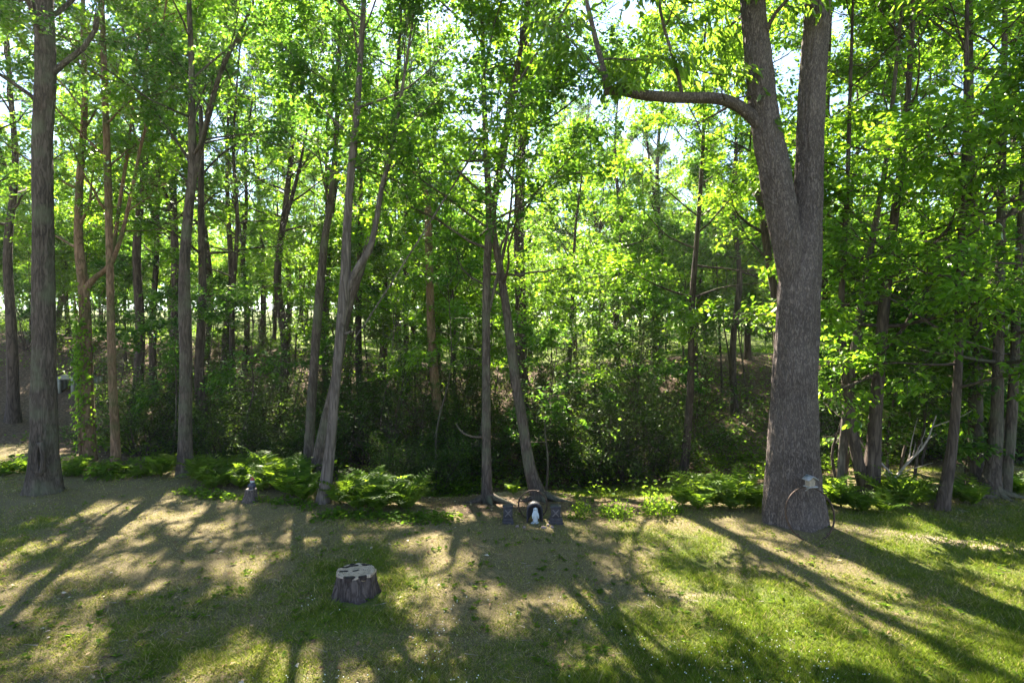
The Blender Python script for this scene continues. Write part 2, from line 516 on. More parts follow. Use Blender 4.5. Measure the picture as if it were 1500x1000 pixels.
def trunk_tube(ch, stem, sides, flare=0.0, rough=0.05, seed=0, fl_h=0.38, ridge=0.0):
    base = stem[1, 2]
    ph = np.random.RandomState(seed).rand(4) * 6.28
    nl = 5
    def lob(i, a):
        h = stem[i, 2] - base
        e = math.exp(-max(h, 0) / fl_h) * flare
        k = 1 + e * (0.55 + 0.55 * np.maximum(0, np.cos(nl * a + ph[0] + 0.5 * np.sin(2 * a + ph[1]))))
        k = k + rough * (vnoise(np.cos(a) * 2.2 + ph[2], np.sin(a) * 2.2, np.full_like(a, h * 1.1), seed) - 0.5) * 2
        if ridge:
            q = stem[i, 3] * 30.0
            n1 = vnoise(np.cos(a) * q + ph[1], np.sin(a) * q, np.full_like(a, h * 5.0) + 0.6 * np.sin(3 * a), seed + 9)
            n2 = vnoise(np.cos(a) * q * 2.3, np.sin(a) * q * 2.3, np.full_like(a, h * 9.0), seed + 12)
            k = k + ridge / stem[i, 3] * ((1 - np.abs(2 * n1 - 1)) ** 1.5 - 0.5 + 0.5 * (n2 - 0.5))
        k = k + rough * 0.7 * (vnoise(a / 6.2832 * sides / 2.0, np.full_like(a, h * 2.0), None, seed + 5) - 0.5)
        return k
    tube(ch, stem[:, :3], stem[:, 3], sides, True, lob)

def grow(rng, p, d, length, n, wob=0.12, up=0.0):
    pts = [np.array(p, float)]
    d = unit(d)
    for i in range(n):
        d = unit(d + rng.normal(0, wob, 3) + np.array([0, 0, up]))
        pts.append(pts[-1] + d * length / n)
    return np.array(pts)

def rot_z(v, a):
    c, s = math.cos(a), math.sin(a)
    return np.array([v[0] * c - v[1] * s, v[0] * s + v[1] * c, v[2]])

# where the photograph shows sun on the ground: (photo x, y, half width, half height, tilt)
LIT = [(140, 747, 70, 9, 0), (255, 757, 60, 10, 0), (60, 800, 85, 9, -.05), (262, 776, 28, 8, 0), (242, 822, 42, 8, 0), (150, 845, 60, 8, 0), (325, 827, 60, 9, 0),
       (370, 846, 45, 7, 0), (292, 866, 45, 9, 0), (70, 856, 26, 7, 0), (90, 932, 32, 14, 0), (450, 792, 80, 10, 0), (330, 722, 80, 9, 0), (30, 765, 40, 8, 0),
       (560, 772, 60, 8, 0), (640, 785, 50, 7, 0), (820, 768, 110, 5, 0), (990, 775, 60, 5, 0), (620, 802, 40, 8, 0), (650, 832, 52, 10, 0), (700, 812, 40, 7, 0),
       (830, 826, 62, 10, 0), (760, 850, 40, 8, 0), (900, 848, 50, 8, 0), (640, 872, 60, 13, 0), (840, 882, 52, 14, 0), (905, 912, 85, 11, 0), (740, 895, 40, 9, 0),
       (580, 890, 30, 10, 0), (560, 850, 35, 8, 0), (1090, 905, 120, 26, .12), (1180, 960, 150, 34, .1), (1000, 950, 60, 22, 0), (1040, 872, 60, 9, .1), (1300, 985, 70, 20, .2),
       (1330, 900, 70, 11, .3), (1400, 930, 50, 9, .35), (1440, 838, 90, 9, .15), (1330, 806, 70, 8, .2), (1260, 775, 40, 8, 0), (1360, 780, 70, 9, .05), (1470, 800, 50, 7, 0),
       (420, 925, 45, 10, -.3), (350, 960, 90, 12, -.25), (300, 990, 90, 14, -.1), (250, 955, 40, 8, 0), (500, 905, 28, 8, 0), (20, 890, 30, 6, 0), (600, 960, 26, 10, 0), (500, 985, 24, 12, 0),
       (380, 705, 90, 12, .1), (250, 690, 40, 8, 0), (130, 690, 50, 9, 0), (20, 690, 40, 9, 0), (560, 735, 60, 10, 0), (690, 755, 50, 10, 0), (745, 738, 40, 14, 0), (1320, 735, 60, 10, 0),
       (1240, 745, 40, 9, 0), (480, 870, 22, 6, 0), (700, 870, 30, 7, 0), (980, 815, 40, 6, 0), (1470, 735, 40, 6, 0), (950, 735, 60, 8, 0), (850, 720, 40, 6, 0), (1090, 660, 50, 30, 0), (1320, 690, 60, 18, 0), (1235, 700, 30, 20, 0), (720, 745, 60, 18, 0)]
MX0, MX1, MY0, MY1, MST = -30.0, 30.0, 3.0, 34.0, 0.07
_gx, _gy = np.meshgrid(np.arange(MX0, MX1, MST), np.arange(MY0, MY1, MST))
MASK_Z = terrain(_gx, _gy)
def lit_mask():
    px = 750 + FPX * _gx / _gy; py = 500 + FPX * (CAM_H - MASK_Z) / _gy
    px = px + 46 * (vnoise(_gx * 2.2, _gy * 2.2, None, 55) - 0.5); py = py + 14 * (vnoise(_gx * 2.2 + 9, _gy * 2.2, None, 56) - 0.5)
    e = np.zeros_like(px)
    for (cx, cy_, rx, ry, t) in LIT:
        u = px - cx; v = py - cy_ - t * u
        e = np.maximum(e, np.clip(1.6 - 1.3 * ((u / rx) ** 2 + (v / ry) ** 2), 0, 1))
    for (cx, cy_, rx, ry) in ((230, 915, 240, 34), (700, 962, 180, 38), (1120, 822, 130, 40), (1440, 965, 70, 40)):
        e = e - 0.35 * (((px - cx) / rx) ** 2 + ((py - cy_) / ry) ** 2 < 1)
    n = fbm(_gx * 2.1 + 3, _gy * 1.7, seed=58, oct=3)
    return e * 0.34 + n - 0.02 * sst(13, 17, _gy) > 0.665
MASK = lit_mask()
def _cell(gx, gy):
    return np.clip(((gy - MY0) / MST).astype(int), 0, MASK.shape[0] - 1), np.clip(((gx - MX0) / MST).astype(int), 0, MASK.shape[1] - 1)
def in_lit(p):
    """true where the shadow of a point p would fall inside one of the sunny patches"""
    if len(p) == 0:
        return np.zeros(0, bool)
    gz = -0.1
    for it in range(3):
        k = (p[:, 2] - gz) / to_sun.z
        gx = p[:, 0] - to_sun.x * k; gy = p[:, 1] - to_sun.y * k
        c = _cell(gx, gy); gz = MASK_Z[c]
    return MASK[c] & (gy > 3.2) & (gy < 33.5) & (np.abs(gx) < 29)

class Crown:
    """limbs, twigs and leaves hung on given stems"""
    def __init__(self, seed, leaf_len=0.11, leaf_w=0.62, shape="kite", droop=0.15, per_twig=16, flat=0.5, gap=0.43, carve=True):
        self.rng = np.random.RandomState(seed); self.seed = seed; self.gap = gap; self.carve = carve
        self.wood = Chunk(); self.leaf = Chunk()
        self.leaf_len, self.leaf_w, self.shape, self.droop, self.per, self.flat = leaf_len, leaf_w, shape, droop, per_twig, flat
    def limb(self, p, d, length, r, subs=6, twigs=5, up=0.03, bare=0.25, wob=0.13):
        rng = self.rng
        path = grow(rng, p, d, length, 7, wob, up)
        rad = np.linspace(r, max(0.006, r * 0.18), 8)
        tube(self.wood, path, rad, 6 if r > 0.03 else 5)
        TA, TB = [], []
        for k in range(subs):
            t = bare + (1 - bare) * (k + rng.rand()) / subs
            q = path[0] + 0
            f = t * 7; i = min(6, int(f)); q = path[i] + (path[i + 1] - path[i]) * (f - i)
            dd = unit(path[i + 1] - path[i])
            ang = rng.uniform(0.5, 1.15) * (1 if (k % 2 == 0) else -1)
            sd = rot_z(dd, ang); sd[2] = sd[2] * 0.6 + rng.normal(0.05, 0.30)
            sl = length * rng.uniform(0.28, 0.5) * (1.15 - 0.5 * t)
            sp = grow(rng, q, sd, sl, 4, 0.14, 0.0)
            if self.carve and in_lit(sp).sum() >= 3:
                continue
            tube(self.wood, sp, np.linspace(max(0.006, r * 0.35 * (1.1 - 0.6 * t)), 0.004, 5), 3, False)
            for j in range(twigs):
                tt = 0.2 + 0.8 * (j + rng.rand()) / twigs
                f2 = tt * 4; i2 = min(3, int(f2)); a = sp[i2] + (sp[i2 + 1] - sp[i2]) * (f2 - i2)
                td = rot_z(unit(sp[i2 + 1] - sp[i2]), rng.uniform(-1.2, 1.2)); td[2] += rng.normal(0.05, 0.42)
                TA.append(a); TB.append(a + unit(td) * rng.uniform(0.28, 0.62) * (0.6 + 0.08 * length))
        for j in range(max(2, twigs)):
            f = rng.uniform(0.55, 1.0) * 7; i = min(6, int(f)); a = path[i] + (path[i + 1] - path[i]) * (f - i)
            td = rot_z(unit(path[i + 1] - path[i]), rng.uniform(-1.1, 1.1)); td[2] += rng.normal(0.05, 0.25)
            TA.append(a); TB.append(a + unit(td) * rng.uniform(0.3, 0.6))
        self.twigs(np.array(TA), np.array(TB))
        return path
    def twigs(self, A, B):
        rng = self.rng
        if len(A) and self.carve:
            ok = ~in_lit((A + B) / 2); A, B = A[ok], B[ok]
        if not len(A):
            return
        sticks(self.wood, A, B, np.full(len(A), 0.006), np.full(len(A), 0.0025))
        n = self.per
        cl = fbm(A[:, 0] * 0.62 + self.seed, A[:, 1] * 0.62, A[:, 2] * 0.75, seed=self.seed % 97, oct=2)
        keep = (rng.rand(len(A)) > 0.04) & (cl > self.gap + rng.normal(0, 0.03, len(A)))
        A, B = A[keep], B[keep]
        a = np.repeat(A, n, 0); b = np.repeat(B, n, 0); N = len(a)
        t = rng.uniform(0.1, 1.08, (N, 1))
        if self.carve:
            ok = ~(in_lit(a + (b - a) * t) & (rng.rand(N) < 0.99))
            a, b, t = a[ok], b[ok], t[ok]; N = len(a)
        d = unit(b - a); side = unit(np.cross(d, np.array([0, 0, 1.0])) + 1e-4)
        sg = rng.choice([-1.0, 1.0], (N, 1))
        pos = a + (b - a) * t + rng.normal(0, 0.085, (N, 3)) * np.array([1, 1, self.flat + 0.3])
        ax = d * rng.uniform(0.1, 0.9, (N, 1)) + side * sg * rng.uniform(0.3, 1.0, (N, 1)) + rng.normal(0, 0.25, (N, 3))
        ax[:, 2] -= self.droop + rng.uniform(0, 0.35, N)
        nm = np.array([0, 0, 1.0]) + rng.normal(0, 0.48, (N, 3))
        ln = self.leaf_len * rng.uniform(0.6, 1.25, N)
        leaves(self.leaf, pos, ax, nm, ln, ln * self.leaf_w * rng.uniform(0.8, 1.15, N), self.shape)

def dress(crown, stem, z0, z1, n, reach, r_gain=0.42, seed=0, elev=(0.25, 0.9), az=None, subs=6, twigs=5, low_short=0.5, up=0.03):
    """spread n limbs along a stem between heights z0 and z1"""
    rng = crown.rng
    ga = rng.rand() * 6.28
    for k in range(n):
        f = (k + rng.rand() * 0.8) / n
        z = z0 + (z1 - z0) * f
        i = int(np.clip(np.searchsorted(stem[:, 2], z), 1, len(stem) - 1))
        p = stem[i, :3]
        ga += 2.4 + rng.normal(0, 0.4)
        if az is not None:
            a = rng.uniform(az[0], az[1])
        else:
            a = ga
        prof = (low_short + (1 - low_short) * math.sin(math.pi * min(1, f * 0.75 + 0.18))) if f < 0.75 else 1.0 - 0.55 * (f - 0.75) / 0.25
        L = reach * prof * rng.uniform(0.75, 1.2)
        e = elev[0] + 0.18 + (elev[1] - elev[0]) * f + rng.normal(0, 0.26)
        d = np.array([math.cos(a) * math.cos(e), math.sin(a) * math.cos(e), math.sin(e)])
        crown.limb(p, d, L, max(0.012, min(stem[i, 3] * r_gain, 0.012 + 0.015 * L)), subs, twigs, up)

def finish_tree(name, label, base, trunk, crown, bark, leafm, group=None, cat="tree"):
    t = thing(name, label, cat, tuple(base), 0, group)
    off = np.asarray(base, np.float32)
    for ch in (trunk, crown.wood if crown else None, crown.leaf if crown else None):
        if ch:
            ch.v = [v - off for v in ch.v]
    link("trunk", trunk.mesh("trunk", M[bark], True), t)
    if crown and crown.wood.n:
        link("branches", crown.wood.mesh("branches", M[bark], True), t)
    if crown and crown.leaf.n:
        link("crown", crown.leaf.mesh("crown", M[leafm], False), t)
    return t

def pix_stem(rows, d, top=None, lean=(0, 0), n=40, sink=0.25):
    """rows of (px, py, width px[, depth]); continues above the frame to height 'top'"""
    pts = []
    for r in rows:
        dd = r[3] if len(r) > 3 else d
        p = P(r[0], r[1], dd)
        pts.append([p[0], p[1], p[2], r[2] * dd / FPX / 2 / math.sqrt(1 + ((r[0] - 750) / FPX) ** 2)])
    pts = np.array(pts)
    if top and pts[-1, 2] < top:
        last = pts[-1].copy(); dirv = unit(pts[-1, :3] - pts[-2, :3]); dirv[2] = max(dirv[2], 0.8)
        h = top - last[2]
        for k in (0.4, 0.75, 1.0):
            q = np.array([last[0] + dirv[0] / dirv[2] * h * k * 0.6 + lean[0] * k, last[1] + lean[1] * k, last[2] + h * k, max(0.02, last[3] * (1 - 0.85 * k))])
            pts = np.concatenate([pts, q[None]])
    s = smooth_path(pts, n)
    if sink:
        s = np.concatenate([[s[0] - np.array([0, 0, sink, 0])], s])
    return s

# ---------------------------------------------------------------- the trees that can be told apart
def base_of(px, py):
    x, d, z = ground_hit(px, py)
    return d

# --- huge forked tree on the right
def big_tree():
    d = 9.0
    gz = tz(*P(1165, 780, d)[:2])
    rows = [(1163, 786, 80), (1161, 740, 80), (1160, 700, 76), (1163, 600, 68), (1167, 520, 65), (1170, 430, 62), (1176, 370, 55), (1182, 310, 46), (1185, 265, 42), (1187, 210, 40),
            (1190, 120, 40), (1197, 20, 37), (1203, -120, 32), (1212, -330, 24)]
    main = pix_stem(rows, d, top=17, n=300, sink=0.2)
    right = main
    left = pix_stem([(1164, 450, 22), (1159, 400, 38), (1152, 345, 46), (1142, 290, 47), (1132, 235, 46), (1121, 180, 43), (1110, 80, 38), (1102, 0, 34), (1092, -130, 28), (1075, -320, 20)], d - 0.05, top=16, lean=(-0.6, -0.3), n=180, sink=0)
    tr = Chunk()
    trunk_tube(tr, main, 150, flare=0.46, rough=0.06, seed=3, fl_h=0.52, ridge=0.024)
    trunk_tube(tr, left, 110, rough=0.05, seed=5, ridge=0.026)
    # long low limb reaching left, with an upright shoot at its end
    limb = pix_stem([(1118, 190, 20), (1098, 168, 19), (1075, 152, 18), (1045, 144, 17), (990, 143, 16), (940, 139, 15), (905, 132, 14), (886, 134, 12)], d - 0.1, n=26, sink=0)
    trunk_tube(tr, limb, 14, rough=0.09, seed=9)
    shoot = pix_stem([(890, 136, 9), (886, 110, 9), (876, 72, 8), (866, 30, 7), (850, -40, 6), (838, -140, 4)], d - 0.1, top=11.5, n=18, sink=0)
    trunk_tube(tr, shoot, 10, rough=0.06, seed=10)
    shoot2 = pix_stem([(1000, 143, 6), (992, 105, 6), (980, 65, 5), (968, 20, 5), (958, -60, 4)], d - 0.15, top=10.5, n=14, sink=0)
    trunk_tube(tr, shoot2, 8, rough=0.05, seed=11)
    # dead stub twigs on the fork
    for rows2 in ([(1150, 352, 5), (1160, 335, 4), (1170, 325, 3)], [(1139, 300, 4), (1128, 296, 3), (1118, 291, 2)], [(1133, 300, 3), (1133, 288, 2), (1132, 278, 2)]):
        s = pix_stem(rows2, d - 0.42, n=6, sink=0); tube(tr, s[:, :3], s[:, 3], 6)
    c = Crown(31, leaf_len=0.17, leaf_w=0.36, shape="broad", droop=0.55, per_twig=12)
    dress(c, shoot, 6.9, 11.3, 11, 1.5, subs=4, twigs=4, elev=(-0.1, 0.5))
    dress(c, shoot2, 7.2, 10.4, 9, 1.3, subs=4, twigs=4, elev=(-0.2, 0.5))
    dress(c, left, 7.6, 15.8, 16, 2.8, subs=6, twigs=4)
    dress(c, right, 8.0, 16.5, 18, 2.9, subs=6, twigs=4, elev=(0.2, 0.8))
    dress(c, limb, 6.7, 6.95, 5, 0.8, subs=3, twigs=3, elev=(-0.3, 0.3))
    b = (main[1, 0], main[1, 1], gz)
    return finish_tree("forked_shade_tree", "huge grey furrowed tree forking into two trunks with an iron hoop at its foot", b, tr, c, "bark_big", "hickory")
big_tree()

def stem_tree(name, label, rows_list, base_px, top, bark, leafm, seed, dress_args, leaf=(0.105, 0.62), shape="kite", per=26, flare=0.35, sides=20, d=None, group=None, extra=None, droop=0.15, lean=(0, 0), dd=None, ridge=0.0, nseg=60):
    if d is None:
        d = base_of(*base_px) + 0.1
    tr = Chunk(); c = Crown(seed, leaf[0], leaf[1], shape, droop, per)
    stems = []
    for k, rows in enumerate(rows_list):
        s = pix_stem(rows, d, top=(top if k == 0 else top * 0.88), lean=lean, n=nseg, sink=0.3 if k == 0 else 0)
        trunk_tube(tr, s, sides if k == 0 else max(8, sides - 6), flare=flare if k == 0 else 0, rough=0.08, seed=seed + k, ridge=ridge)
        stems.append(s)
    for (k, z0, z1, n, reach, kw) in dress_args:
        dress(c, stems[k], z0, z1, n, reach, **kw)
    if extra:
        extra(tr, c, d, stems)
    b = stems[0][1]
    return finish_tree(name, label, (b[0], b[1], tz(b[0], b[1])), tr, c, bark, leafm, group)

# --- left edge
def knot_extra(tr, c, d, stems):
    # old healed wound on the trunk: a raised lip round a hollow
    th = np.linspace(0, 2 * math.pi, 15)
    ctr = P(58, 672, d - 0.36)
    pts = np.stack([ctr[0] + 0.07 * np.cos(th), np.full(15, ctr[1]), ctr[2] + 0.30 * np.sin(th)], -1)
    tube(tr, pts, np.full(15, 0.045), 7, False)
stem_tree("shade_tree", "stout straight grey trunk with a healed scar at the open left lawn edge",
          [[(65, 719, 50), (65, 690, 47), (65, 640, 43), (64, 560, 38), (64, 400, 35), (62, 210, 32), (67, 120, 33), (64, 0, 30), (60, -200, 23)]],
          (65, 722), 18, "bark", "maple", 41,
          [(0, 7.6, 17.5, 26, 3.6, dict(low_short=0.5, elev=(0.45, 0.9)))], per=32, flare=0.34, sides=90, extra=knot_extra, ridge=0.014, nseg=200)

def ivy_extra(tr, c, d, stems):
    # broken torn stub and dead twigs
    s = pix_stem([(124, 505, 9), (114, 495, 7), (104, 487, 3)], d - 0.05, n=6, sink=0); tube(tr, s[:, :3], s[:, 3], 6)
    rng = c.rng
    for k in range(26):
        px, py = rng.uniform(128, 165), rng.uniform(430, 600)
        p = P(px, py, d + rng.uniform(-0.4, 0.4))
        g = grow(rng, p, np.array([rng.normal(0.3, 0.6), rng.normal(0, 0.4), rng.normal(-0.2, 0.5)]), rng.uniform(0.3, 0.9), 5, 0.25, -0.05)
        tube(tr, g, np.linspace(0.012, 0.003, 6), 4, False)
ivy_tree = stem_tree("ivy_clad_tree", "reddish trunk with green ivy climbing it and a torn branch stub",
          [[(130, 677, 24), (129, 620, 22), (127, 540, 20), (125, 470, 19), (121, 410, 17), (115, 350, 14), (117, 260, 12), (124, 160, 10), (122, 40, 8)],
           [(124, 425, 13), (138, 408, 10), (152, 397, 9), (163, 380, 7), (175, 300, 6), (190, 200, 5)]],
          (130, 676), 15, "bark_red", "bright", 43,
          [(0, 5.0, 14.5, 16, 2.8, dict()), (1, 5.4, 12, 8, 1.9, dict())], extra=ivy_extra, sides=18)
stem_tree("slim_tree", "slim pale-edged trunk standing close beside the ivy-clad trunk",
          [[(170, 690, 16), (168, 620, 14), (164, 540, 13), (161, 400, 12), (158, 260, 12), (154, 140, 10), (150, 20, 8)],
           [(164, 385, 8), (178, 345, 7), (193, 280, 6), (205, 220, 5), (222, 150, 4)]],
          (170, 691), 15.5, "bark_red", "bright", 45,
          [(0, 5.2, 15, 16, 2.6, dict()), (1, 5.6, 12, 7, 1.8, dict())], sides=16)
stem_tree("twin_topped_tree", "straight grey trunk dividing high up, standing at the left end of the long fern bank",
          [[(271, 698, 25), (271, 660, 21), (272, 560, 20), (271, 470, 19), (270, 395, 17), (277, 300, 15), (282, 250, 14), (281, 170, 11), (280, 80, 9), (276, -20, 7)],
           [(283, 262, 10), (294, 215, 9), (307, 165, 8), (322, 110, 7), (345, 60, 5), (372, 0, 4)]],
          (271, 699), 17, "bark", "maple", 47,
          [(0, 6.2, 16.5, 18, 3.0, dict()), (1, 7.0, 14, 10, 2.4, dict())], sides=20)
# --- the three together
stem_tree("leaning_tree", "slender leaning trunk at the back of the clump of three",
          [[(450, 697, 17), (453, 640, 15), (459, 550, 14), (467, 440, 13), (476, 350, 12), (484, 300, 10), (492, 210, 8), (496, 100, 6)]],
          (450, 697), 15, "bark", "maple", 49, [(0, 6.0, 14.5, 19, 2.9, dict())], sides=14, d=13.4)
stem_tree("curved_tree", "curved trunk with bulging foot in the middle of the clump of three",
          [[(464, 712, 26), (468, 670, 21), (477, 620, 17), (488, 570, 13), (498, 520, 12), (511, 450, 12), (530, 390, 11), (550, 320, 9), (570, 240, 7), (580, 140, 6)]],
          (464, 712), 13.5, "bark", "maple", 50, [(0, 6.5, 13.2, 16, 2.8, dict())], sides=16, d=12.0)
stem_tree("pale_leaning_tree", "pale leaning trunk at the front of the clump of three",
          [[(474, 737, 19), (480, 690, 16), (487, 620, 15), (493, 550, 14), (499, 480, 14), (505, 425, 17), (507, 380, 15), (508, 340, 13), (514, 260, 12), (523, 160, 10), (529, 70, 8), (534, -20, 7)],
           [(508, 425, 11), (524, 392, 11), (541, 366, 10), (552, 320, 8), (560, 270, 7), (577, 205, 5)],
           [(487, 585, 5), (497, 500, 4), (520, 482, 3), (536, 472, 2)]],
          (474, 738), 16, "bark_pale", "maple", 51,
          [(0, 6.2, 15.5, 23, 3.0, dict()), (1, 5.8, 11, 11, 2.3, dict())], sides=18)
# --- the two behind the shrine
def root_extra(tr, c, d, stems):
    b = stems[0][1]
    for a, L in ((-0.5, 0.65), (-1.3, 0.4), (3.6, 0.5), (0.5, 0.4)):
        pts = []
        for k in range(6):
            rr = 0.05 + L * k / 5
            x, y = b[0] + math.cos(a) * rr, b[1] + math.sin(a) * rr
            pts.append([x, y, tz(x, y) + 0.14 * (1 - k / 5) ** 1.5 - 0.01])
        tube(tr, pts, np.linspace(0.09, 0.02, 6), 8)
    if d > 0:
        s = pix_stem([(706, 640, 4), (690, 639, 3), (676, 632, 3), (668, 620, 2)], stems[0][10][1], n=8, sink=0)
        if abs(b[0] - P(715, 735, b[1])[0]) < 0.2:
            tube(tr, s[:, :3], s[:, 3], 5)
stem_tree("upright_tree", "slender upright trunk with spreading roots behind the small shrine",
          [[(714, 735, 17), (713, 700, 14), (712, 600, 13), (712, 500, 12), (713, 400, 11), (717, 320, 11), (712, 220, 9), (708, 110, 7), (706, 0, 6)],
           [(713, 470, 6), (722, 430, 5), (733, 390, 5), (745, 330, 4), (752, 250, 3)],
           [(717, 330, 7), (735, 250, 6), (752, 150, 5), (768, 40, 4)]],
          (714, 737), 15, "bark", "bright", 53,
          [(0, 4.2, 14.5, 28, 3.2, dict(elev=(0.0, 0.8))), (1, 5, 10, 6, 1.6, dict()), (2, 6, 12, 8, 2.0, dict())], sides=16, extra=root_extra)
stem_tree("mossy_leaning_tree", "mossy-footed trunk leaning back left, just behind the wheel hoop of the shrine",
          [[(792, 735, 22), (781, 705, 19), (773, 670, 17), (764, 610, 15), (755, 560, 14), (748, 500, 13), (740, 440, 12), (730, 380, 11), (722, 320, 10), (735, 220, 8), (755, 110, 7), (775, 0, 6)]],
          (785, 733), 15.5, "bark", "maple", 55,
          [(0, 3.6, 15, 30, 3.4, dict(elev=(0.0, 0.8)))], sides=18, extra=root_extra)
# --- beyond the hollow
stem_tree("snapped_tree", "dark crooked trunk with a bent broken top across the hollow",
          [[(648, 655, 16), (641, 600, 14), (634, 520, 13), (630, 440, 12), (628, 350, 11), (625, 290, 10), (612, 268, 10), (598, 245, 8), (588, 220, 5)],
           [(606, 258, 5), (622, 235, 4), (645, 215, 3)], [(598, 240, 5), (585, 205, 4), (565, 190, 3)]],
          (648, 655), 0, "bark_red", "maple", 57, [(1, 7.3, 8.6, 4, 1.0, dict(subs=3, twigs=3))], sides=12, d=17.5)
stem_tree("thick_dark_tree", "thick dark trunk behind the mossy leaning one",
          [[(764, 600, 18), (763, 500, 17), (762, 420, 16), (760, 330, 15), (764, 220, 13), (770, 100, 10)]],
          (764, 600), 19, "bark_far", "maple", 59, [(0, 6, 18.5, 26, 3.8, dict())], sides=14, d=19.5)
# --- right side
stem_tree("crooked_tree", "thin dark trunk curving out from behind the huge forked tree",
          [[(1142, 640, 14), (1140, 520, 13), (1136, 440, 13), (1126, 380, 12), (1116, 310, 11), (1108, 260, 9), (1112, 150, 7)]],
          (1140, 640), 14, "bark_far", "bright", 61, [(0, 5.0, 13.5, 20, 3.0, dict())], sides=12, d=14.5)
stem_tree("bowed_tree", "dark bowed trunk leaning left behind the right of the huge forked tree",
          [[(1258, 660, 15), (1246, 580, 15), (1232, 520, 15), (1215, 470, 14), (1206, 400, 13), (1202, 300, 11), (1210, 180, 9)]],
          (1258, 660), 14, "bark_far", "bright", 62, [(0, 6.0, 13.5, 14, 2.8, dict())], sides=12, d=14.2)
stem_tree("sunlit_leaning_tree", "sunlit pale trunk leaning right among leaves beside the huge forked tree",
          [[(1232, 722, 15), (1235, 660, 14), (1241, 600, 14), (1248, 540, 14), (1256, 490, 14), (1266, 420, 12), (1280, 340, 10), (1300, 220, 8)]],
          (1232, 722), 13, "bark_pale", "bright", 63, [(0, 3.6, 12.5, 16, 2.4, dict(elev=(0.0, 0.7)))], sides=14, shape="broad", leaf=(0.12, 0.55))
stem_tree("v_shaped_tree", "dark trunk splitting into a V low above dark ferns on the right",
          [[(1270, 728, 36), (1277, 690, 27), (1281, 630, 22), (1286, 560, 20), (1292, 480, 19), (1300, 400, 17), (1310, 320, 14), (1325, 200, 11), (1335, 60, 9)],
           [(1268, 720, 22), (1258, 680, 19), (1250, 640, 17), (1243, 590, 14), (1236, 530, 12), (1232, 450, 10), (1240, 300, 8)]],
          (1268, 728), 14, "bark_far", "bright", 65,
          [(0, 2.2, 13.5, 34, 2.9, dict(elev=(-0.15, 0.7))), (1, 3.4, 11, 10, 2.2, dict(elev=(0, 0.7)))], sides=20, shape="broad", leaf=(0.13, 0.55), per=20)
stem_tree("slanting_tree", "slim dark slanting trunk standing alone at the right lawn edge",
          [[(1379, 748, 22), (1386, 710, 19), (1394, 660, 17), (1400, 600, 15), (1404, 520, 14), (1405, 430, 12), (1409, 330, 11), (1414, 200, 9), (1416, 60, 7)]],
          (1379, 749), 13, "bark_far", "bright", 67,
          [(0, 1.8, 12.5, 38, 2.7, dict(elev=(-0.2, 0.6), low_short=0.8))], sides=16, shape="broad", leaf=(0.13, 0.52), per=20)
stem_tree("rough_barked_tree", "straight rough-barked trunk lit on its left side near the right lawn edge",
          [[(1429, 714, 26), (1429, 660, 23), (1430, 560, 22), (1428, 450, 20), (1424, 330, 18), (1420, 200, 15), (1420, 40, 12)]],
          (1429, 714), 15, "bark", "bright", 69,
          [(0, 2.2, 14.5, 34, 3.2, dict(elev=(-0.1, 0.7), low_short=0.7))], sides=22, shape="kite", leaf=(0.13, 0.55), per=20)
stem_tree("root_flared_tree", "pair of joined trunks with spreading roots on bare soil at the right",
          [[(1450, 727, 32), (1454, 690, 25), (1459, 640, 22), (1462, 560, 19), (1464, 450, 17), (1466, 330, 14), (1470, 160, 11)],
           [(1472, 724, 22), (1475, 690, 19), (1480, 640, 18), (1486, 540, 16), (1490, 420, 14), (1500, 250, 11)]],
          (1455, 728), 14, "bark", "bright", 71,
          [(0, 2.4, 13.5, 22, 3.0, dict(elev=(-0.15, 0.7), low_short=0.8)), (1, 2.6, 12, 20, 3.0, dict(elev=(-0.15, 0.7), low_short=0.8))],
          sides=20, flare=0.6, extra=root_extra, shape="kite", leaf=(0.13, 0.55), per=18)

# ---------------------------------------------------------------- trees of the wood behind: a few kinds, copied
def proto_tree(seed, H, crown0, reach, n, r, lean, fork=False, leafm="maple", bark="bark_far", per=19, leaf=(0.145, 0.62), base=None):
    rng = np.random.RandomState(seed)
    pts = [[0, 0, -0.4, r * 1.25], [0, 0, 0.25, r]]
    for k in range(1, 7):
        f = k / 6
        pts.append([lean[0] * f ** 1.5 + rng.normal(0, 0.10), lean[1] * f ** 1.5 + rng.normal(0, 0.10), H * f, max(0.02, r * (1 - 0.9 * f))])
    if base is not None:
        pts = [[p[0] + base[0], p[1] + base[1], p[2] + base[2], p[3]] for p in pts]; crown0 += base[2]; H0 = H; H = H + base[2]
    s = smooth_path(pts, 34)
    tr = Chunk(); trunk_tube(tr, s, 12, flare=0.35, rough=0.06, seed=seed)
    c = Crown(seed, leaf[0], leaf[1], "kite", 0.15, per, carve=base is not None)
    dress(c, s, crown0, H * 0.98, n, reach, elev=(0.1, 0.95))
    if fork:
        i = int(np.searchsorted(s[:, 2], H * 0.42)); a = rng.rand() * 6.28
        q = s[i]
        pts2 = [q.copy()]; pts2[0][3] *= 0.8
        for k in range(1, 5):
            f = k / 4
            pts2.append(np.array([q[0] + math.cos(a) * 1.8 * f ** 0.8, q[1] + math.sin(a) * 1.8 * f ** 0.8, q[2] + H * 0.45 * f, max(0.02, q[3] * 0.7 * (1 - 0.85 * f))]))
        s2 = smooth_path(pts2, 18); trunk_tube(tr, s2, 10, rough=0.05, seed=seed + 1)
        dress(c, s2, q[2] + 1.2, s2[-1, 2], n // 2, reach * 0.75, elev=(0.1, 0.9))
    return tr, c, leafm, bark

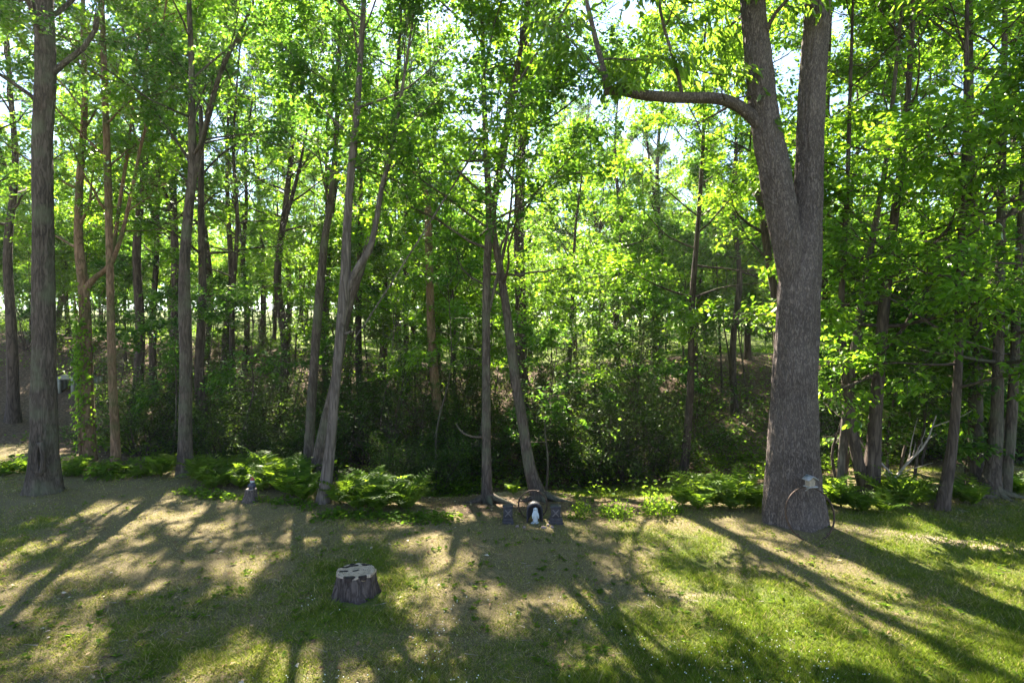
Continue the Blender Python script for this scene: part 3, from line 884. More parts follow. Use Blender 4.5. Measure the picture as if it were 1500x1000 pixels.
KINDS = [dict(seed=101, H=17, crown0=6.0, reach=3.2, n=22, r=0.17, lean=(0.5, 0.2)),
             dict(seed=102, H=19, crown0=7.0, reach=3.4, n=22, r=0.20, lean=(-0.6, 0.1), fork=True, leafm="bright"),
             dict(seed=103, H=14, crown0=4.0, reach=2.6, n=22, r=0.12, lean=(0.9, -0.3), leafm="bright"),
             dict(seed=104, H=16, crown0=5.5, reach=3.0, n=20, r=0.15, lean=(-0.3, -0.4), fork=True),
             dict(seed=105, H=11, crown0=2.5, reach=2.1, n=22, r=0.08, lean=(0.4, 0.3), leafm="bright")]
protos = [proto_tree(**spec) for spec in KINDS]

proto_me = []
for k, (tr, c, lm, bk) in enumerate(protos):
    proto_me.append((tr.mesh("trunk", M[bk], True), c.wood.mesh("branches", M[bk], True), c.leaf.mesh("crown", M[lm], False)))

def wood_tree(k, x, y, rz, sc, label, group):
    t = thing("forest_tree", label, "tree", (x, y, tz(x, y)), rz, group)
    t.scale = (sc,) * 3
    for nm, me in zip(("trunk", "branches", "crown"), proto_me[k]):
        link(nm, me, t)
    return t

rngp = np.random.RandomState(11)
placed = []
def far_enough(x, y, m):
    return all((x - a) ** 2 + (y - b) ** 2 > m * m for a, b in placed)
# trees, some added to shade the lawn, the rest picked out from the photograph: (px, depth, kind)
MARKS = [(-200, "the far left lawn"), (66, "the stout scarred trunk"), (150, "the ivy-clad trunk"), (272, "the twin-topped trunk"), (370, "the sunlit fern bank"),
         (475, "the clump of three"), (640, "the snapped crooked trunk"), (745, "the shrine"), (870, "the small bushes"), (1000, "the shaded ferns"),
         (1150, "the huge forked tree"), (1270, "the V-shaped trunk"), (1380, "the slanting trunk"), (1460, "the root-flared trunks"), (1700, "the far right lawn edge")]
def near_mark(px):
    return min(MARKS, key=lambda m: abs(m[0] - px))[1]
LOOK = ["tall dark straight trunk with high leafy crown", "tall forked trunk with pale crown", "leaning thin trunk with bright crown", "forked grey-brown trunk with dense crown", "thin low-branched tree with bright leaves"]
for q, (px, d, k) in enumerate([(330, 24, 0), (360, 27, 3), (385, 31, 0), (412, 22, 1), (345, 20, 2), (560, 27, 0), (605, 30, 3), (668, 21, 4),
                 (832, 21, 2), (905, 25, 0), (935, 27, 4), (960, 30, 1), (1020, 26, 2), (1075, 23, 3), (1095, 30, 0), (870, 33, 3),
                 (225, 24, 3), (20, 21, 1), (-60, 17, 0), (100, 30, 2), (480, 25, 1), (530, 23, 0), (590, 24, 3), (640, 26, 1), (200, 22, 1), (300, 28, 1), (305, 17.5, 0), (1002, 15.8, 2), (250, 20, 1), (1345, 18, 2), (1330, 26, 1), (1440, 22, 0), (1500, 17, 3), (1560, 14, 1), (1240, 27, 0)]):
    x = (px - 750) / FPX * d
    placed.append((x, d))
    spec = dict(KINDS[k]); spec["seed"] = 500 + q * 7; f = rngp.uniform(0.9, 1.12); spec["H"] *= f; spec["reach"] *= f
    a = rngp.rand() * 6.28; spec["lean"] = (spec["lean"][0] * math.cos(a), spec["lean"][0] * math.sin(a))
    b = (x, d, tz(x, d))
    tr_, c_, lm_, bk_ = proto_tree(base=b, **spec)
    finish_tree("forest_tree", LOOK[k] + " on the bank past " + near_mark(px), b, tr_, c_, bk_, lm_, "trees on the bank across the hollow")
n = 0; tries = 0
while n < 66 and tries < 4000:
    tries += 1
    d = rngp.uniform(30, 74); x = rngp.uniform(-1.0, 1.0) * (d * 0.98 + 3)
    if not far_enough(x, d, 3.0):
        continue
    # leave two thin spots where the photograph shows sky
    placed.append((x, d)); n += 1
    wood_tree(int(rngp.randint(0, 5)), x, d, rngp.rand() * 6.28, rngp.uniform(0.85, 1.2),
              "distant slender tree deep in the wood, in line with " + near_mark(750 + FPX * x / d), "distant trees deep in the wood")

# ---------------------------------------------------------------- far edge of the wood: one mass of leaves nobody could count
def far_wood():
    rng = np.random.RandomState(5)
    c = Chunk()
    n = 420
    for k in range(n):
        d = rng.uniform(62, 95); x = rng.uniform(-1.05, 1.05) * d
        h = rng.uniform(9, 20); g = tz(x, d)
        m = 110
        ctr = np.array([x, d, g + h * 0.52])
        q = unit(rng.normal(0, 1, (m, 3))) * (rng.rand(m, 1) ** 0.4) * np.array([3.2, 3.2, h * 0.5])
        leaves(c, ctr + q, rng.normal(0, 1, (m, 3)), np.array([0, 0, 1.0]) + rng.normal(0, 0.7, (m, 3)),
               rng.uniform(0.45, 0.95, m), rng.uniform(0.4, 0.75, m))
    o = link("distant_woodland", c.mesh("distant_woodland", M["maple"]))
    tag(o, "far green edge of the wood glimpsed between the trunks", "woodland", kind="stuff")
far_wood()

# ---------------------------------------------------------------- understorey: saplings with flat sprays, shrubs
def sapling_mesh(seed, H, reach, n, leafm, z0=0.25, leaf=0.12, base=None):
    rng = np.random.RandomState(seed)
    pts = [[0, 0, -0.2, 0.045], [0, 0, 0.1, 0.035]]
    for k in range(1, 5):
        f = k / 4
        pts.append([rng.normal(0, 0.10) + 0.3 * f, rng.normal(0, 0.1), H * f, 0.035 * (1 - 0.85 * f)])
    o = np.zeros(3) if base is None else np.array(base, float)
    s = smooth_path(np.array(pts) + np.append(o, 0), 16)
    tr = Chunk(); tube(tr, s[:, :3], s[:, 3], 7)
    c = Crown(seed, leaf, 0.62, "kite", 0.1, 17, flat=0.25, gap=0.3, carve=base is not None)
    dress(c, s, H * z0 + o[2], H * 0.98 + o[2], n, reach, elev=(0.0, 0.5), subs=5, twigs=4, up=0.0)
    for ch in (tr, c.wood, c.leaf):
        ch.v = [v - o.astype(np.float32) for v in ch.v]
    return tr.mesh("trunk", M["bark"], True), c.wood.mesh("branches", M["bark"], True), c.leaf.mesh("crown", M[leafm])

SAPK = [(5.2, 1.7, 14, "maple", 0.35), (3.6, 1.4, 12, "maple", 0.25), (6.5, 2.0, 15, "bright", 0.4)]
sap = [sapling_mesh(201, 5.2, 1.7, 14, "maple", 0.35), sapling_mesh(202, 3.6, 1.4, 12, "maple", 0.25), sapling_mesh(203, 6.5, 2.0, 15, "bright", 0.4)]
rngs = np.random.RandomState(77)
def sapling(k, px, py_base, d, sc, label, group):
    x = (px - 750) / FPX * d
    own = d < 20
    t = thing("sapling", label, "sapling", (x, d, tz(x, d)), 0 if own else rngs.rand() * 6.28, group)
    if own:
        H, reach, n, lm, z0 = SAPK[k]
        ms = sapling_mesh(int(700 + px + 13 * d), H * sc, reach * sc, n, lm, z0, base=(x, d, tz(x, d)))
    else:
        t.scale = (sc,) * 3; ms = sap[k]
    for nm, me in zip(("trunk", "branches", "crown"), ms):
        link(nm, me, t)
for k, px, d, sc, lab in [(0, 1300, 12.2, 0.8, None), (2, 1415, 12.4, 0.75, None), (2, 1270, 13.5, 0.8, None), (1, 1225, 11.6, 0.8, None), (1, 1340, 11.8, 0.75, None), (2, 640, 15.5, 1.0, None), (0, 800, 14.2, 0.75, None), (0, 355, 16, 0.9, None), (0, 250, 16.5, 0.9, None), (2, 700, 17, 1.0, None),
                          (2, 870, 18.5, 1.0, None), (0, 930, 17.5, 1.05, None), (2, 560, 18, 0.95, None), (0, 430, 18.5, 0.9, None), 
                          (1, 1320, 13, 1.0, None), (0, 1350, 14.5, 0.9, None), (2, 1200, 17, 1.0, None), (0, 1470, 13.2, 0.9, None),
                          (1, 1240, 13, 1.1, None), (0, 300, 19, 1.0, None), (2, 470, 22, 1.0, None), (2, 780, 22, 1.0, None),
                          (1, 1420, 12.5, 1.0, None), (0, 1290, 15.5, 1.1, None)]:
    sapling(k, px, 0, d, sc, ("leafy " if k == 0 else "small " if k == 1 else "tall pale-leaved ") + "sapling with layered sprays in the hollow beyond " + near_mark(px), "young trees of the understorey")

ns = 0
while ns < 165:
    d = 23 + 35 * rngs.rand() ** 1.3; px = rngs.uniform(-30, 1530)
    sapling(int(rngs.choice([0, 2, 2])), px, 0, d, rngs.uniform(0.9, 1.5), "young leafy tree up on the bank beyond " + near_mark(px), "young trees on top of the bank")
    ns += 1

def shrub_mesh(seed, H, W, n, leafm, leaf=0.085):
    rng = np.random.RandomState(seed)
    st = Chunk(); c = Crown(seed, leaf, 0.6, "kite", 0.15, 12, flat=0.8, gap=0.3, carve=False)
    for k in range(n):
        a = rng.rand() * 6.28; e = rng.uniform(0.5, 1.35)
        d = np.array([math.cos(a) * math.cos(e), math.sin(a) * math.cos(e), math.sin(e)])
        c.limb(np.array([rng.normal(0, 0.12), rng.normal(0, 0.12), -0.05]), d, H * rng.uniform(0.65, 1.1), 0.022, 6, 5, -0.02 if e < 0.9 else 0.0, bare=0.12, wob=0.16)
    for ch in (c.wood, c.leaf):
        ch.v = [v * np.array([W / H, W / H, 1.0], np.float32) if False else v for v in ch.v]
    return c.wood.mesh("stems", M["bark_far"], True), c.leaf.mesh("foliage", M[leafm])
shr = [shrub_mesh(301, 2.6, 2.6, 13, "shrub"), shrub_mesh(302, 1.9, 2.0, 12, "shrub"), shrub_mesh(303, 3.2, 3.0, 13, "shrub", 0.095)]
def bush_mesh(seed, n, spread, h):
    rng = np.random.RandomState(seed); c = Chunk(); st = Chunk()
    q = unit(rng.normal(0, 1, (n, 3))) * (rng.rand(n, 1) ** 0.35) * (0.75 + 0.5 * rng.rand(n, 1))
    q[:, 2] = np.abs(q[:, 2]); pos = q * np.array([spread, spread, h]); ln = rng.uniform(0.035, 0.07, n)
    leaves(c, pos, q + rng.normal(0, 0.5, (n, 3)), q + np.array([0, 0, 0.8]) + rng.normal(0, 0.5, (n, 3)), ln, ln * 0.6)
    tip = pos[rng.choice(n, 26, False)]
    sticks(st, tip * np.array([0.15, 0.15, 0]), tip, np.full(26, 0.005), np.full(26, 0.002))
    return st.mesh("stems", M["bark_far"]), c.mesh("foliage", M["low"])
small_shr = [bush_mesh(311, 520, 0.26, 0.42), bush_mesh(312, 420, 0.30, 0.34)]
def shrub(k, x, y, sc, label, group=None, meshes=shr, name="shrub"):
    t = thing(name, label, "shrub", (x, y, tz(x, y) - 0.02), rngs.rand() * 6.28, group)
    t.scale = (sc * rngs.uniform(0.9, 1.15), sc * rngs.uniform(0.9, 1.15), sc)
    for nm, me in zip(("stems", "foliage"), meshes[k]):
        link(nm, me, t)
    return t
LS = "dark leafy shrub in the shaded hollow under the trees"
GS = "shrubs in the shaded hollow"
for px, d, k, sc in [(560, 16.5, 2, 1.0), (600, 18, 2, 1.1), (530, 18.5, 0, 1.1), (640, 17.5, 0, 1.0), (690, 16.5, 1, 1.0), (640, 14.5, 1, 0.75), (590, 14, 1, 0.7),
                     (850, 17, 2, 1.1), (900, 18, 2, 1.25), (955, 18, 2, 1.2), (1000, 19, 2, 1.0), (870, 15.8, 1, 0.9), (920, 16.2, 0, 0.9), (975, 17, 0, 0.95), 
                     (820, 19.5, 2, 1.1), (770, 18, 0, 1.0), (730, 18, 0, 1.0), (450, 16, 1, 1.0), (400, 16, 1, 0.9), (370, 18, 0, 1.0), (330, 16.5, 1, 1.0), (300, 18, 0, 1.0),
                     (215, 16.5, 1, 1.0), (240, 19, 0, 1.1), (190, 18, 0, 1.0), (1230, 16, 0, 1.0), (1280, 17, 0, 1.0),
                     (1340, 16, 0, 1.0), (1400, 16, 1, 1.1), (1460, 15, 0, 1.0), (1510, 14.5, 1, 1.1), (1330, 20, 2, 1.1), (1430, 19, 2, 1.1), (1500, 18.5, 2, 1.0), (480, 20, 2, 1.0),
                     (420, 21, 2, 1.0), (660, 20, 2, 1.0), (560, 22, 0, 1.2), (340, 22, 2, 1.0), (710, 23, 0, 1.2), (860, 23, 0, 1.3), (950, 23, 0, 1.2)  , (40, 27, 2, 1.1)]:
    shrub(k, (px - 750) / FPX * d, d, sc, ("tall " if k == 2 else "low " if k == 1 else "") + "dark shrub in the shaded hollow beyond " + near_mark(px), GS)
for j, (px, py, k, sc) in enumerate([(850, 766, 0, 0.75), (908, 764, 1, 0.85), (889, 761, 1, 0.65), (960, 760, 0, 1.0), (984, 757, 1, 0.8)]):
    x, d, z = ground_hit(px, py)
    d += 0.25; x = (px - 750) / FPX * d
    shrub(k, x, d, sc, "small rounded bright green bush beside the shrine on the lower lawn", "small bushes beside the shrine", small_shr, "small_bush")

# ---------------------------------------------------------------- ferns: every frond its own piece
def frond_mesh(seed, L, arch):
    rng = np.random.RandomState(seed)
    c = Chunk()
    n = 13
    t = np.linspace(0, 1, n)
    ang = np.interp(t, [0, 0.4, 1], [1.22, 0.85, 0.85 - arch])
    seg = L / (n - 1)
    pts = [np.zeros(3)]
    for k in range(n - 1):
        pts.append(pts[-1] + seg * np.array([math.cos(ang[k]), 0.04 * math.sin(3 * t[k] + seed), math.sin(ang[k])]))
    pts = np.array(pts)
    tube(c, pts[::2], np.linspace(0.006, 0.002, len(pts[::2])), 3, False)
    tan = unit(np.gradient(pts, axis=0))
    pos, ax, nm, ln = [], [], [], []
    for k in range(2, n):
        w = L * 0.26 * math.sin(math.pi * min(1, 0.16 + 0.84 * (k / (n - 1)) ** 0.85)) + 0.02
        for s in (-1, 1):
            side = np.array([0, s, 0.0])
            pos.append(pts[k]); ax.append(side + tan[k] * 0.45 + np.array([0, 0, -0.15])); ln.append(w)
            nm.append(np.cross(tan[k], np.array([0, 1.0, 0])) * -1 + rng.normal(0, 0.12, 3))
    leaves(c, np.array(pos), np.array(ax), np.array(nm), np.array(ln), np.array(ln) * 0.32)
    return c.mesh("frond", M["fern"])
fronds = [frond_mesh(k, L, a) for k, (L, a) in enumerate([(0.95, 1.5), (0.85, 1.9), (0.75, 1.2), (0.6, 2.0), (1.0, 1.1)])]
rngf = np.random.RandomState(91)
def fern(px, py, sc, label, group=None, off=0.15, nf=15):
    x, d, z = ground_hit(px, py)
    d += off; x = (px - 750) / FPX * d
    t = thing("fern", label, "fern", (x, d, tz(x, d) - 0.01), rngf.rand() * 6.28, group)
    t.scale = (sc,) * 3
    for k in range(nf):
        o = link("frond", fronds[int(rngf.randint(0, 5))], t)
        o.rotation_euler = (rngf.normal(0, 0.10), rngf.normal(0, 0.16), k * 6.2832 / nf + rngf.normal(0, 0.2))
        o.scale = (rngf.uniform(0.75, 1.1),) * 3
for px_, py_, sc_ in [(102, 698, .5), (118, 692, .55), (150, 696, .5), (186, 694, .55), (204, 700, .5), (14, 694, .5), (34, 690, .5)]:
    fern(px_, py_, sc_, "small fern among the weeds at the foot of the left-hand trunks", "small ferns among the left-hand trunks", nf=9)
fern(236, 700, 0.95, "single sunlit fern between two trunks left of the fern bank")
fern(752, 726, 0.55, "single small fern growing between the two trunks behind the shrine", nf=9)
LB = "pale sunlit fern in the long bank behind the small stump"
for px, py, sc in [(300, 710, .8), (322, 706, .9), (345, 704, 1.0), (352, 718, .75), (378, 702, .98), (398, 712, 1.0), (412, 722, .95), (428, 730, .9), (440, 722, .7), (385, 722, .7), (310, 720, .5), (362, 696, .8), (420, 708, .75), (335, 700, .7), (446, 736, .8), (290, 700, .8), (405, 700, 1.0), (436, 712, 1.0), (365, 712, .95), (330, 716, .8), (420, 716, .95), (392, 692, .95), (350, 692, .9), (310, 700, .8)]:
    fern(px, py, sc, LB, "ferns of the long sunlit bank")
LC = "arching green fern beside the pale leaning trunk of the clump"
for px, py, sc in [(498, 742, .85), (516, 740, .9), (540, 746, .85), (562, 742, .9), (585, 744, .85), (602, 740, .85), (545, 730, .9), (575, 728, .9), (525, 750, .7), (556, 752, .75), (596, 750, .7)]:
    fern(px, py, sc, LC, "ferns beside the clump of three")
LD = "shaded dark green fern left of the huge forked tree"
for px, py, sc in [(1000, 742, .75), (1022, 748, .8), (1045, 744, .85), (1070, 748, .85), (1092, 746, .8), (1035, 730, .8), (1062, 728, .8), (1088, 728, .8), (1108, 748, .7), (1008, 725, .7)]:
    fern(px, py, sc, LD, "ferns left of the huge forked tree")
LE = "green fern growing around the dark trunks on the right"
for px, py, sc in [(1215, 742, .7), (1232, 745, .8), (1250, 748, .75), (1262, 752, .6), (1300, 742, .8), (1320, 744, .85), (1342, 742, .8), (1312, 728, .8), (1335, 726, .8), (1410, 738, .7), (1424, 742, .65), (1440, 720, .5), (1225, 730, .8), (1295, 752, .6), (1360, 735, .7)]:
    fern(px, py, sc, LE, "ferns around the right-hand trunks")
fern(1490, 728, 0.75, "upright fern beside the spreading roots on the far right")

# low weeds along the lawn edge
def weed_mesh(seed, n=46, spread=0.28, h=0.28):
    rng = np.random.RandomState(seed); c = Chunk(); s = Chunk()
    a = rng.rand(n) * 6.28; r = spread * np.sqrt(rng.rand(n)); z = h * rng.uniform(0.25, 1, n) * (1 - 0.5 * r / spread)
    pos = np.stack([np.cos(a) * r, np.sin(a) * r, z], -1)
    ax = np.stack([np.cos(a), np.sin(a), rng.normal(-0.05, 0.25, n)], -1) + rng.normal(0, 0.3, (n, 3))
    ln = rng.uniform(0.07, 0.14, n)
    leaves(c, pos, ax, np.array([0, 0, 1.0]) + rng.normal(0, 0.3, (n, 3)), ln, ln * 0.7, "broad")
    sticks(s, pos * np.array([0.3, 0.3, 0]), pos, np.full(n, 0.004), np.full(n, 0.002))
    return s.mesh("stems", M["low"]), c.mesh("foliage", M["low"])
weeds = [weed_mesh(401), weed_mesh(402, 60, 0.36, 0.24), weed_mesh(403, 40, 0.22, 0.4)]
def weed(px, py, k, sc, label, group):
    x, d, z = ground_hit(px, py)
    t = thing("weed", label, "plant", (x, d, z - 0.01), rngf.rand() * 6.28, group); t.scale = (sc,) * 3
    for nm, me in zip(("stems", "foliage"), weeds[k]):
        link(nm, me, t)
for px in list(range(4, 42, 9)) + list(range(98, 222, 11)):
    weed(px + rngf.normal(0, 6), 694 + rngf.normal(0, 7), int(rngf.randint(0, 3)), rngf.uniform(0.5, 1.5), "low bright weed at the foot of the left-hand trunks", "weeds around the left-hand trunks")
for px in range(480, 660, 12):
    weed(px + rngf.normal(0, 4), 757 + (px - 480) * 0.02 + rngf.normal(0, 3), int(rngf.randint(0, 2)), rngf.uniform(0.5, 0.8), "low leafy weed in front of the ferns of the clump", "weeds in front of the clump ferns")
for px in list(range(600, 700, 11)):
    weed(px + rngf.normal(0, 4), 722 + rngf.normal(0, 7), int(rngf.randint(0, 3)), rngf.uniform(1.0, 1.7), "leafy weed in the dip beyond the lawn, near the upright trunk", "weeds in the dip by the upright trunk")
for px in list(range(270, 460, 13)):
    weed(px + rngf.normal(0, 4), 722 + (px - 270) * 0.11 + rngf.normal(0, 2), 0, rngf.uniform(0.45, 0.75), "small weed at the lawn edge below the fern bank", "weeds below the fern bank")

# ground cover on bank and hollow floor
def ground_cover():
    rng = np.random.RandomState(8); c = Chunk()
    n = 5200
    d = rng.uniform(11.5, 60, n * 3); x = rng.uniform(-1, 1, n * 3) * (d * 0.96 + 1)
    dens = fbm(x * 0.4, d * 0.4, seed=41)
    u = d - edge_y(x)
    bank = (np.exp(-((x - 7.6) / 3.2) ** 2 - ((d - 20.5) / 5.0) ** 2)) * 1.1
    lower = np.exp(-((x - 2.8) / 2.3) ** 2 - ((d - 13.6) / 2.2) ** 2)
    left_bare = np.exp(-((x + 19) / 5) ** 2 - ((d - 21) / 5) ** 2)
    ok = (u > 1.4) & (rng.rand(n * 3) < (dens - 0.28) * 1.9 + bank) & (lower < 0.45) & (left_bare < 0.5)
    ok &= ~((np.abs(x) < 1.4) & (d < 13.4))
    x, d = x[ok][:n], d[ok][:n]; n = len(x)
    m = 16
    X = np.repeat(x, m) + rng.normal(0, 0.22, n * m); Y = np.repeat(d, m) + rng.normal(0, 0.22, n * m)
    H = np.repeat(rng.uniform(0.12, 0.55, n), m) * rng.uniform(0.3, 1, n * m)
    pos = np.stack([X, Y, terrain(X, Y) + H], -1)
    ln = rng.uniform(0.07, 0.15, n * m)
    leaves(c, pos, rng.normal(0, 1, (n * m, 3)) * np.array([1, 1, 0.35]), np.array([0, 0, 1.0]) + rng.normal(0, 0.45, (n * m, 3)), ln, ln * 0.62)
    o = link("ground_cover", c.mesh("ground_cover", M["low"]))
    tag(o, "low leafy undergrowth covering the hollow and its bank", "undergrowth", kind="stuff")
ground_cover()

# ---------------------------------------------------------------- turf, straw, clover heads and litter
def vcol_mat(name, trans=0.35, rough=0.9):
    m, N, L = new_mat(name)
    out = N.new("ShaderNodeOutputMaterial")
    at = N.new("ShaderNodeVertexColor"); at.layer_name = "tint"
    df = N.new("ShaderNodeBsdfDiffuse"); tr = N.new("ShaderNodeBsdfTranslucent"); mx = N.new("ShaderNodeMixShader")
    mx.inputs["Fac"].default_value = trans
    L.new(at.outputs["Color"], df.inputs["Color"])
    g = N.new("ShaderNodeMixRGB"); g.blend_type = 'MULTIPLY'; g.inputs["Fac"].default_value = 1; g.inputs["Color2"].default_value = (1.5, 1.7, 0.8, 1)
    L.new(at.outputs["Color"], g.inputs["Color1"]); L.new(g.outputs["Color"], tr.inputs["Color"])
    L.new(df.outputs[0], mx.inputs[1]); L.new(tr.outputs[0], mx.inputs[2]); L.new(mx.outputs[0], out.inputs["Surface"])
    return m
M["turf"] = vcol_mat("grass_blades")
M["litter"] = vcol_mat("fallen_leaves", 0.1)

def turf():
    rng = np.random.RandomState(14)
    n = 580000
    q = rng.rand(n)
    y = 4.3 * (16.5 / 4.3) ** (q ** 1.05); x = rng.uniform(-1, 1, n) * (y * 0.95 + 0.5)
    g, l, b = cover_weights(x, y)
    clump = fbm(x * 4, y * 4, seed=61, oct=2)
    den = np.clip(0.34 + 0.75 * g + (clump - 0.5) * 0.8, 0, 1) * (1 - 0.9 * l) * (1 - 0.8 * b)
    ok = rng.rand(n) < den
    ok &= ((x + 1.83) ** 2 + (y - 6.6) ** 2 > 0.085) & ((x - 4.55) ** 2 + (y - 9.0) ** 2 > 0.35)
    x, y, g = x[ok], y[ok], g[ok]; n = len(x)
    z = terrain(x, y)
    h = (0.014 + 0.030 * np.clip(g + rng.normal(0, 0.15, n), 0, 1)) * rng.uniform(0.6, 1.4, n)
    tuft = fbm(x * 5.5 + 2, y * 5.5, seed=63, oct=2); h = h * (0.45 + 1.15 * tuft) * np.where(tuft > 0.62, 1.25, 1.0)
    tall = (fbm(x * 0.9 + 5, y * 0.9, seed=66) > 0.60) & (g > 0.5); h = np.where(tall, h * 1.3, h)
    a = rng.rand(n) * 6.28; w = rng.uniform(0.003, 0.006, n) * (0.6 + 0.08 * y)
    lay = np.clip(rng.uniform(0.2, 1.2, n) + (1 - g) * 0.9, 0, 2.2)
    b2 = rng.rand(n) * 6.28
    V = np.zeros((n, 3, 3))
    V[:, 0] = np.stack([x - np.cos(a) * w, y - np.sin(a) * w, z - 0.004], -1)
    V[:, 1] = np.stack([x + np.cos(a) * w, y + np.sin(a) * w, z - 0.004], -1)
    V[:, 2] = np.stack([x + np.cos(b2) * h * lay, y + np.sin(b2) * h * lay, z + h], -1)
    c = Chunk(); c.add(V, np.arange(n * 3).reshape(-1, 3))
    me = c.mesh("lawn_grass", M["turf"])
    straw = rng.rand(n) < np.clip(0.62 - 0.75 * g, 0.08, 0.62)
    k = rng.uniform(0.7, 1.3, (n, 1))
    gc = (np.array([0.105, 0.150, 0.022]) + (1 - g[:, None]) * np.array([0.045, 0.02, 0.012])) * k + rng.uniform(0, 0.03, (n, 1)) * np.array([1, 0.6, 0])
    sc = np.array([0.30, 0.245, 0.13]) * k
    col = np.where(straw[:, None], sc, gc)
    col = np.concatenate([col, np.ones((n, 1))], -1)
    ca = me.color_attributes.new("tint", 'FLOAT_COLOR', 'POINT')
    ca.data.foreach_set("color", np.repeat(col, 3, 0).astype(np.float32).reshape(-1))
    o = link("lawn_grass", me); tag(o, "thin mown grass with straw coloured dry patches across the lawn", "grass", kind="stuff")
turf()

def clover():
    rng = np.random.RandomState(15); n = 900
    y = rng.uniform(4.4, 6.6, n); x = rng.uniform(-2.4, 3.2, n)
    ok = rng.rand(n) < np.clip((fbm(x * 1.3, y * 1.3, seed=71) - 0.40) * 3.5, 0, 1)
    x, y = x[ok], y[ok]; n = len(x)
    c = Chunk(); z = terrain(x, y) + rng.uniform(0.03, 0.06, n)
    r = rng.uniform(0.005, 0.008, n)
    octv = np.array([[1, 0, 0], [0, 1, 0], [-1, 0, 0], [0, -1, 0], [0, 0, 1], [0, 0, -1]])
    V = np.stack([x, y, z], -1)[:, None] + octv[None] * r[:, None, None]
    F = np.array([[0, 1, 4], [1, 2, 4], [2, 3, 4], [3, 0, 4], [1, 0, 5], [2, 1, 5], [3, 2, 5], [0, 3, 5]])
    c.add(V, ((np.arange(n) * 6)[:, None, None] + F[None]).reshape(-1, 3))
    o = link("clover_flowers", c.mesh("clover_flowers", solid_mat("clover_white", (0.6, 0.6, 0.5), (0.8, 0.8, 0.72), 40, 0.8)))
    tag(o, "scattered tiny white clover heads in the nearest green grass", "flowers", kind="stuff")
clover()

def litter():
    rng = np.random.RandomState(16); n = 42000
    y = rng.uniform(4.3, 30, n) ** 1.0; x = rng.uniform(-1, 1, n) * (y * 0.96 + 0.5)
    g, l, b = cover_weights(x, y)
    ok = rng.rand(n) < np.clip(0.10 + 0.85 * l - 0.12 * g + 0.12 * (x < -1), 0, 1)
    x, y = x[ok], y[ok]; n = len(x)
    z = terrain(x, y) + rng.uniform(0.004, 0.03, n)
    ln = rng.uniform(0.02, 0.075, n)
    c = Chunk()
    leaves(c, np.stack([x, y, z], -1), rng.normal(0, 1, (n, 3)) * np.array([1, 1, 0.12]), np.array([0, 0, 1.0]) + rng.normal(0, 0.35, (n, 3)), ln, ln * rng.uniform(0.3, 0.7, n))
    me = c.mesh("leaf_litter", M["litter"])
    base = np.array([[0.20, 0.13, 0.08], [0.30, 0.22, 0.14], [0.13, 0.085, 0.055], [0.42, 0.36, 0.29]])[rng.choice(4, n, p=[.4, .3, .22, .08])]
    col = np.concatenate([base * rng.uniform(0.7, 1.25, (n, 1)), np.ones((n, 1))], -1)
    ca = me.color_attributes.new("tint", 'FLOAT_COLOR', 'POINT')
    ca.data.foreach_set("color", np.repeat(col, 4, 0).astype(np.float32).reshape(-1))
    o = link("leaf_litter", me); tag(o, "dry brown fallen leaves and chips strewn over the ground", "leaves", kind="stuff")
litter()

print("TRIS", sum(sum(len(p.vertices) - 2 for p in m.polygons) if len(m.polygons) < 3000 else len(m.loops) - 2 * len(m.polygons) for m in bpy.data.meshes))
# ---------------------------------------------------------------- made things
def lathe(ch, prof, sides=16, sx=1.0, sy=1.0, off=(0, 0, 0), mod=None):
    a = np.linspace(0, 2 * math.pi, sides, endpoint=False)
    V = []
    for k, (r, z) in enumerate(prof):
        m = np.ones(sides) if mod is None else mod(z, a)
        V.append(np.stack([np.cos(a) * r * sx * m + off[0], np.sin(a) * r * sy * m + off[1], np.full(sides, z + off[2])], -1))
    V = np.array(V); n = len(prof)
    idx = np.arange(n * sides).reshape(n, sides)
    F = np.stack([idx[:-1], np.roll(idx[:-1], -1, 1), np.roll(idx[1:], -1, 1), idx[1:]], -1).reshape(-1, 4)
    ch.add(V, F)
    for row, z in ((V[0], prof[0][1]), (V[-1], prof[-1][1])):
        c = row.mean(0)[None]
        k = np.arange(sides)
        ch.add(np.concatenate([row, c]), np.stack([k, (k + 1) % sides, np.full(sides, sides)], -1))

def box(ch, c, s, rz=0.0, taper=1.0, rx=0.0):
    c = np.array(c, float); h = np.array(s, float) / 2
    V = np.array([[x, y, z] for z in (-1, 1) for y in (-1, 1) for x in (-1, 1)], float)
    V[4:, :2] *= taper
    V = V * h
    if rx:
        co, si = math.cos(rx), math.sin(rx); y, z = V[:, 1].copy(), V[:, 2].copy(); V[:, 1] = y * co - z * si; V[:, 2] = y * si + z * co
    co, si = math.cos(rz), math.sin(rz); x, y = V[:, 0].copy(), V[:, 1].copy(); V[:, 0] = x * co - y * si; V[:, 1] = x * si + y * co
    ch.add(V + c, [[0, 2, 3, 1], [4, 5, 7, 6], [0, 1, 5, 4], [2, 6, 7, 3], [0, 4, 6, 2], [1, 3, 7, 5]])

def bevel(o, w, seg=2):
    b = o.modifiers.new("bevel", 'BEVEL'); b.width = w; b.segments = seg; b.limit_method = 'ANGLE'
    return o

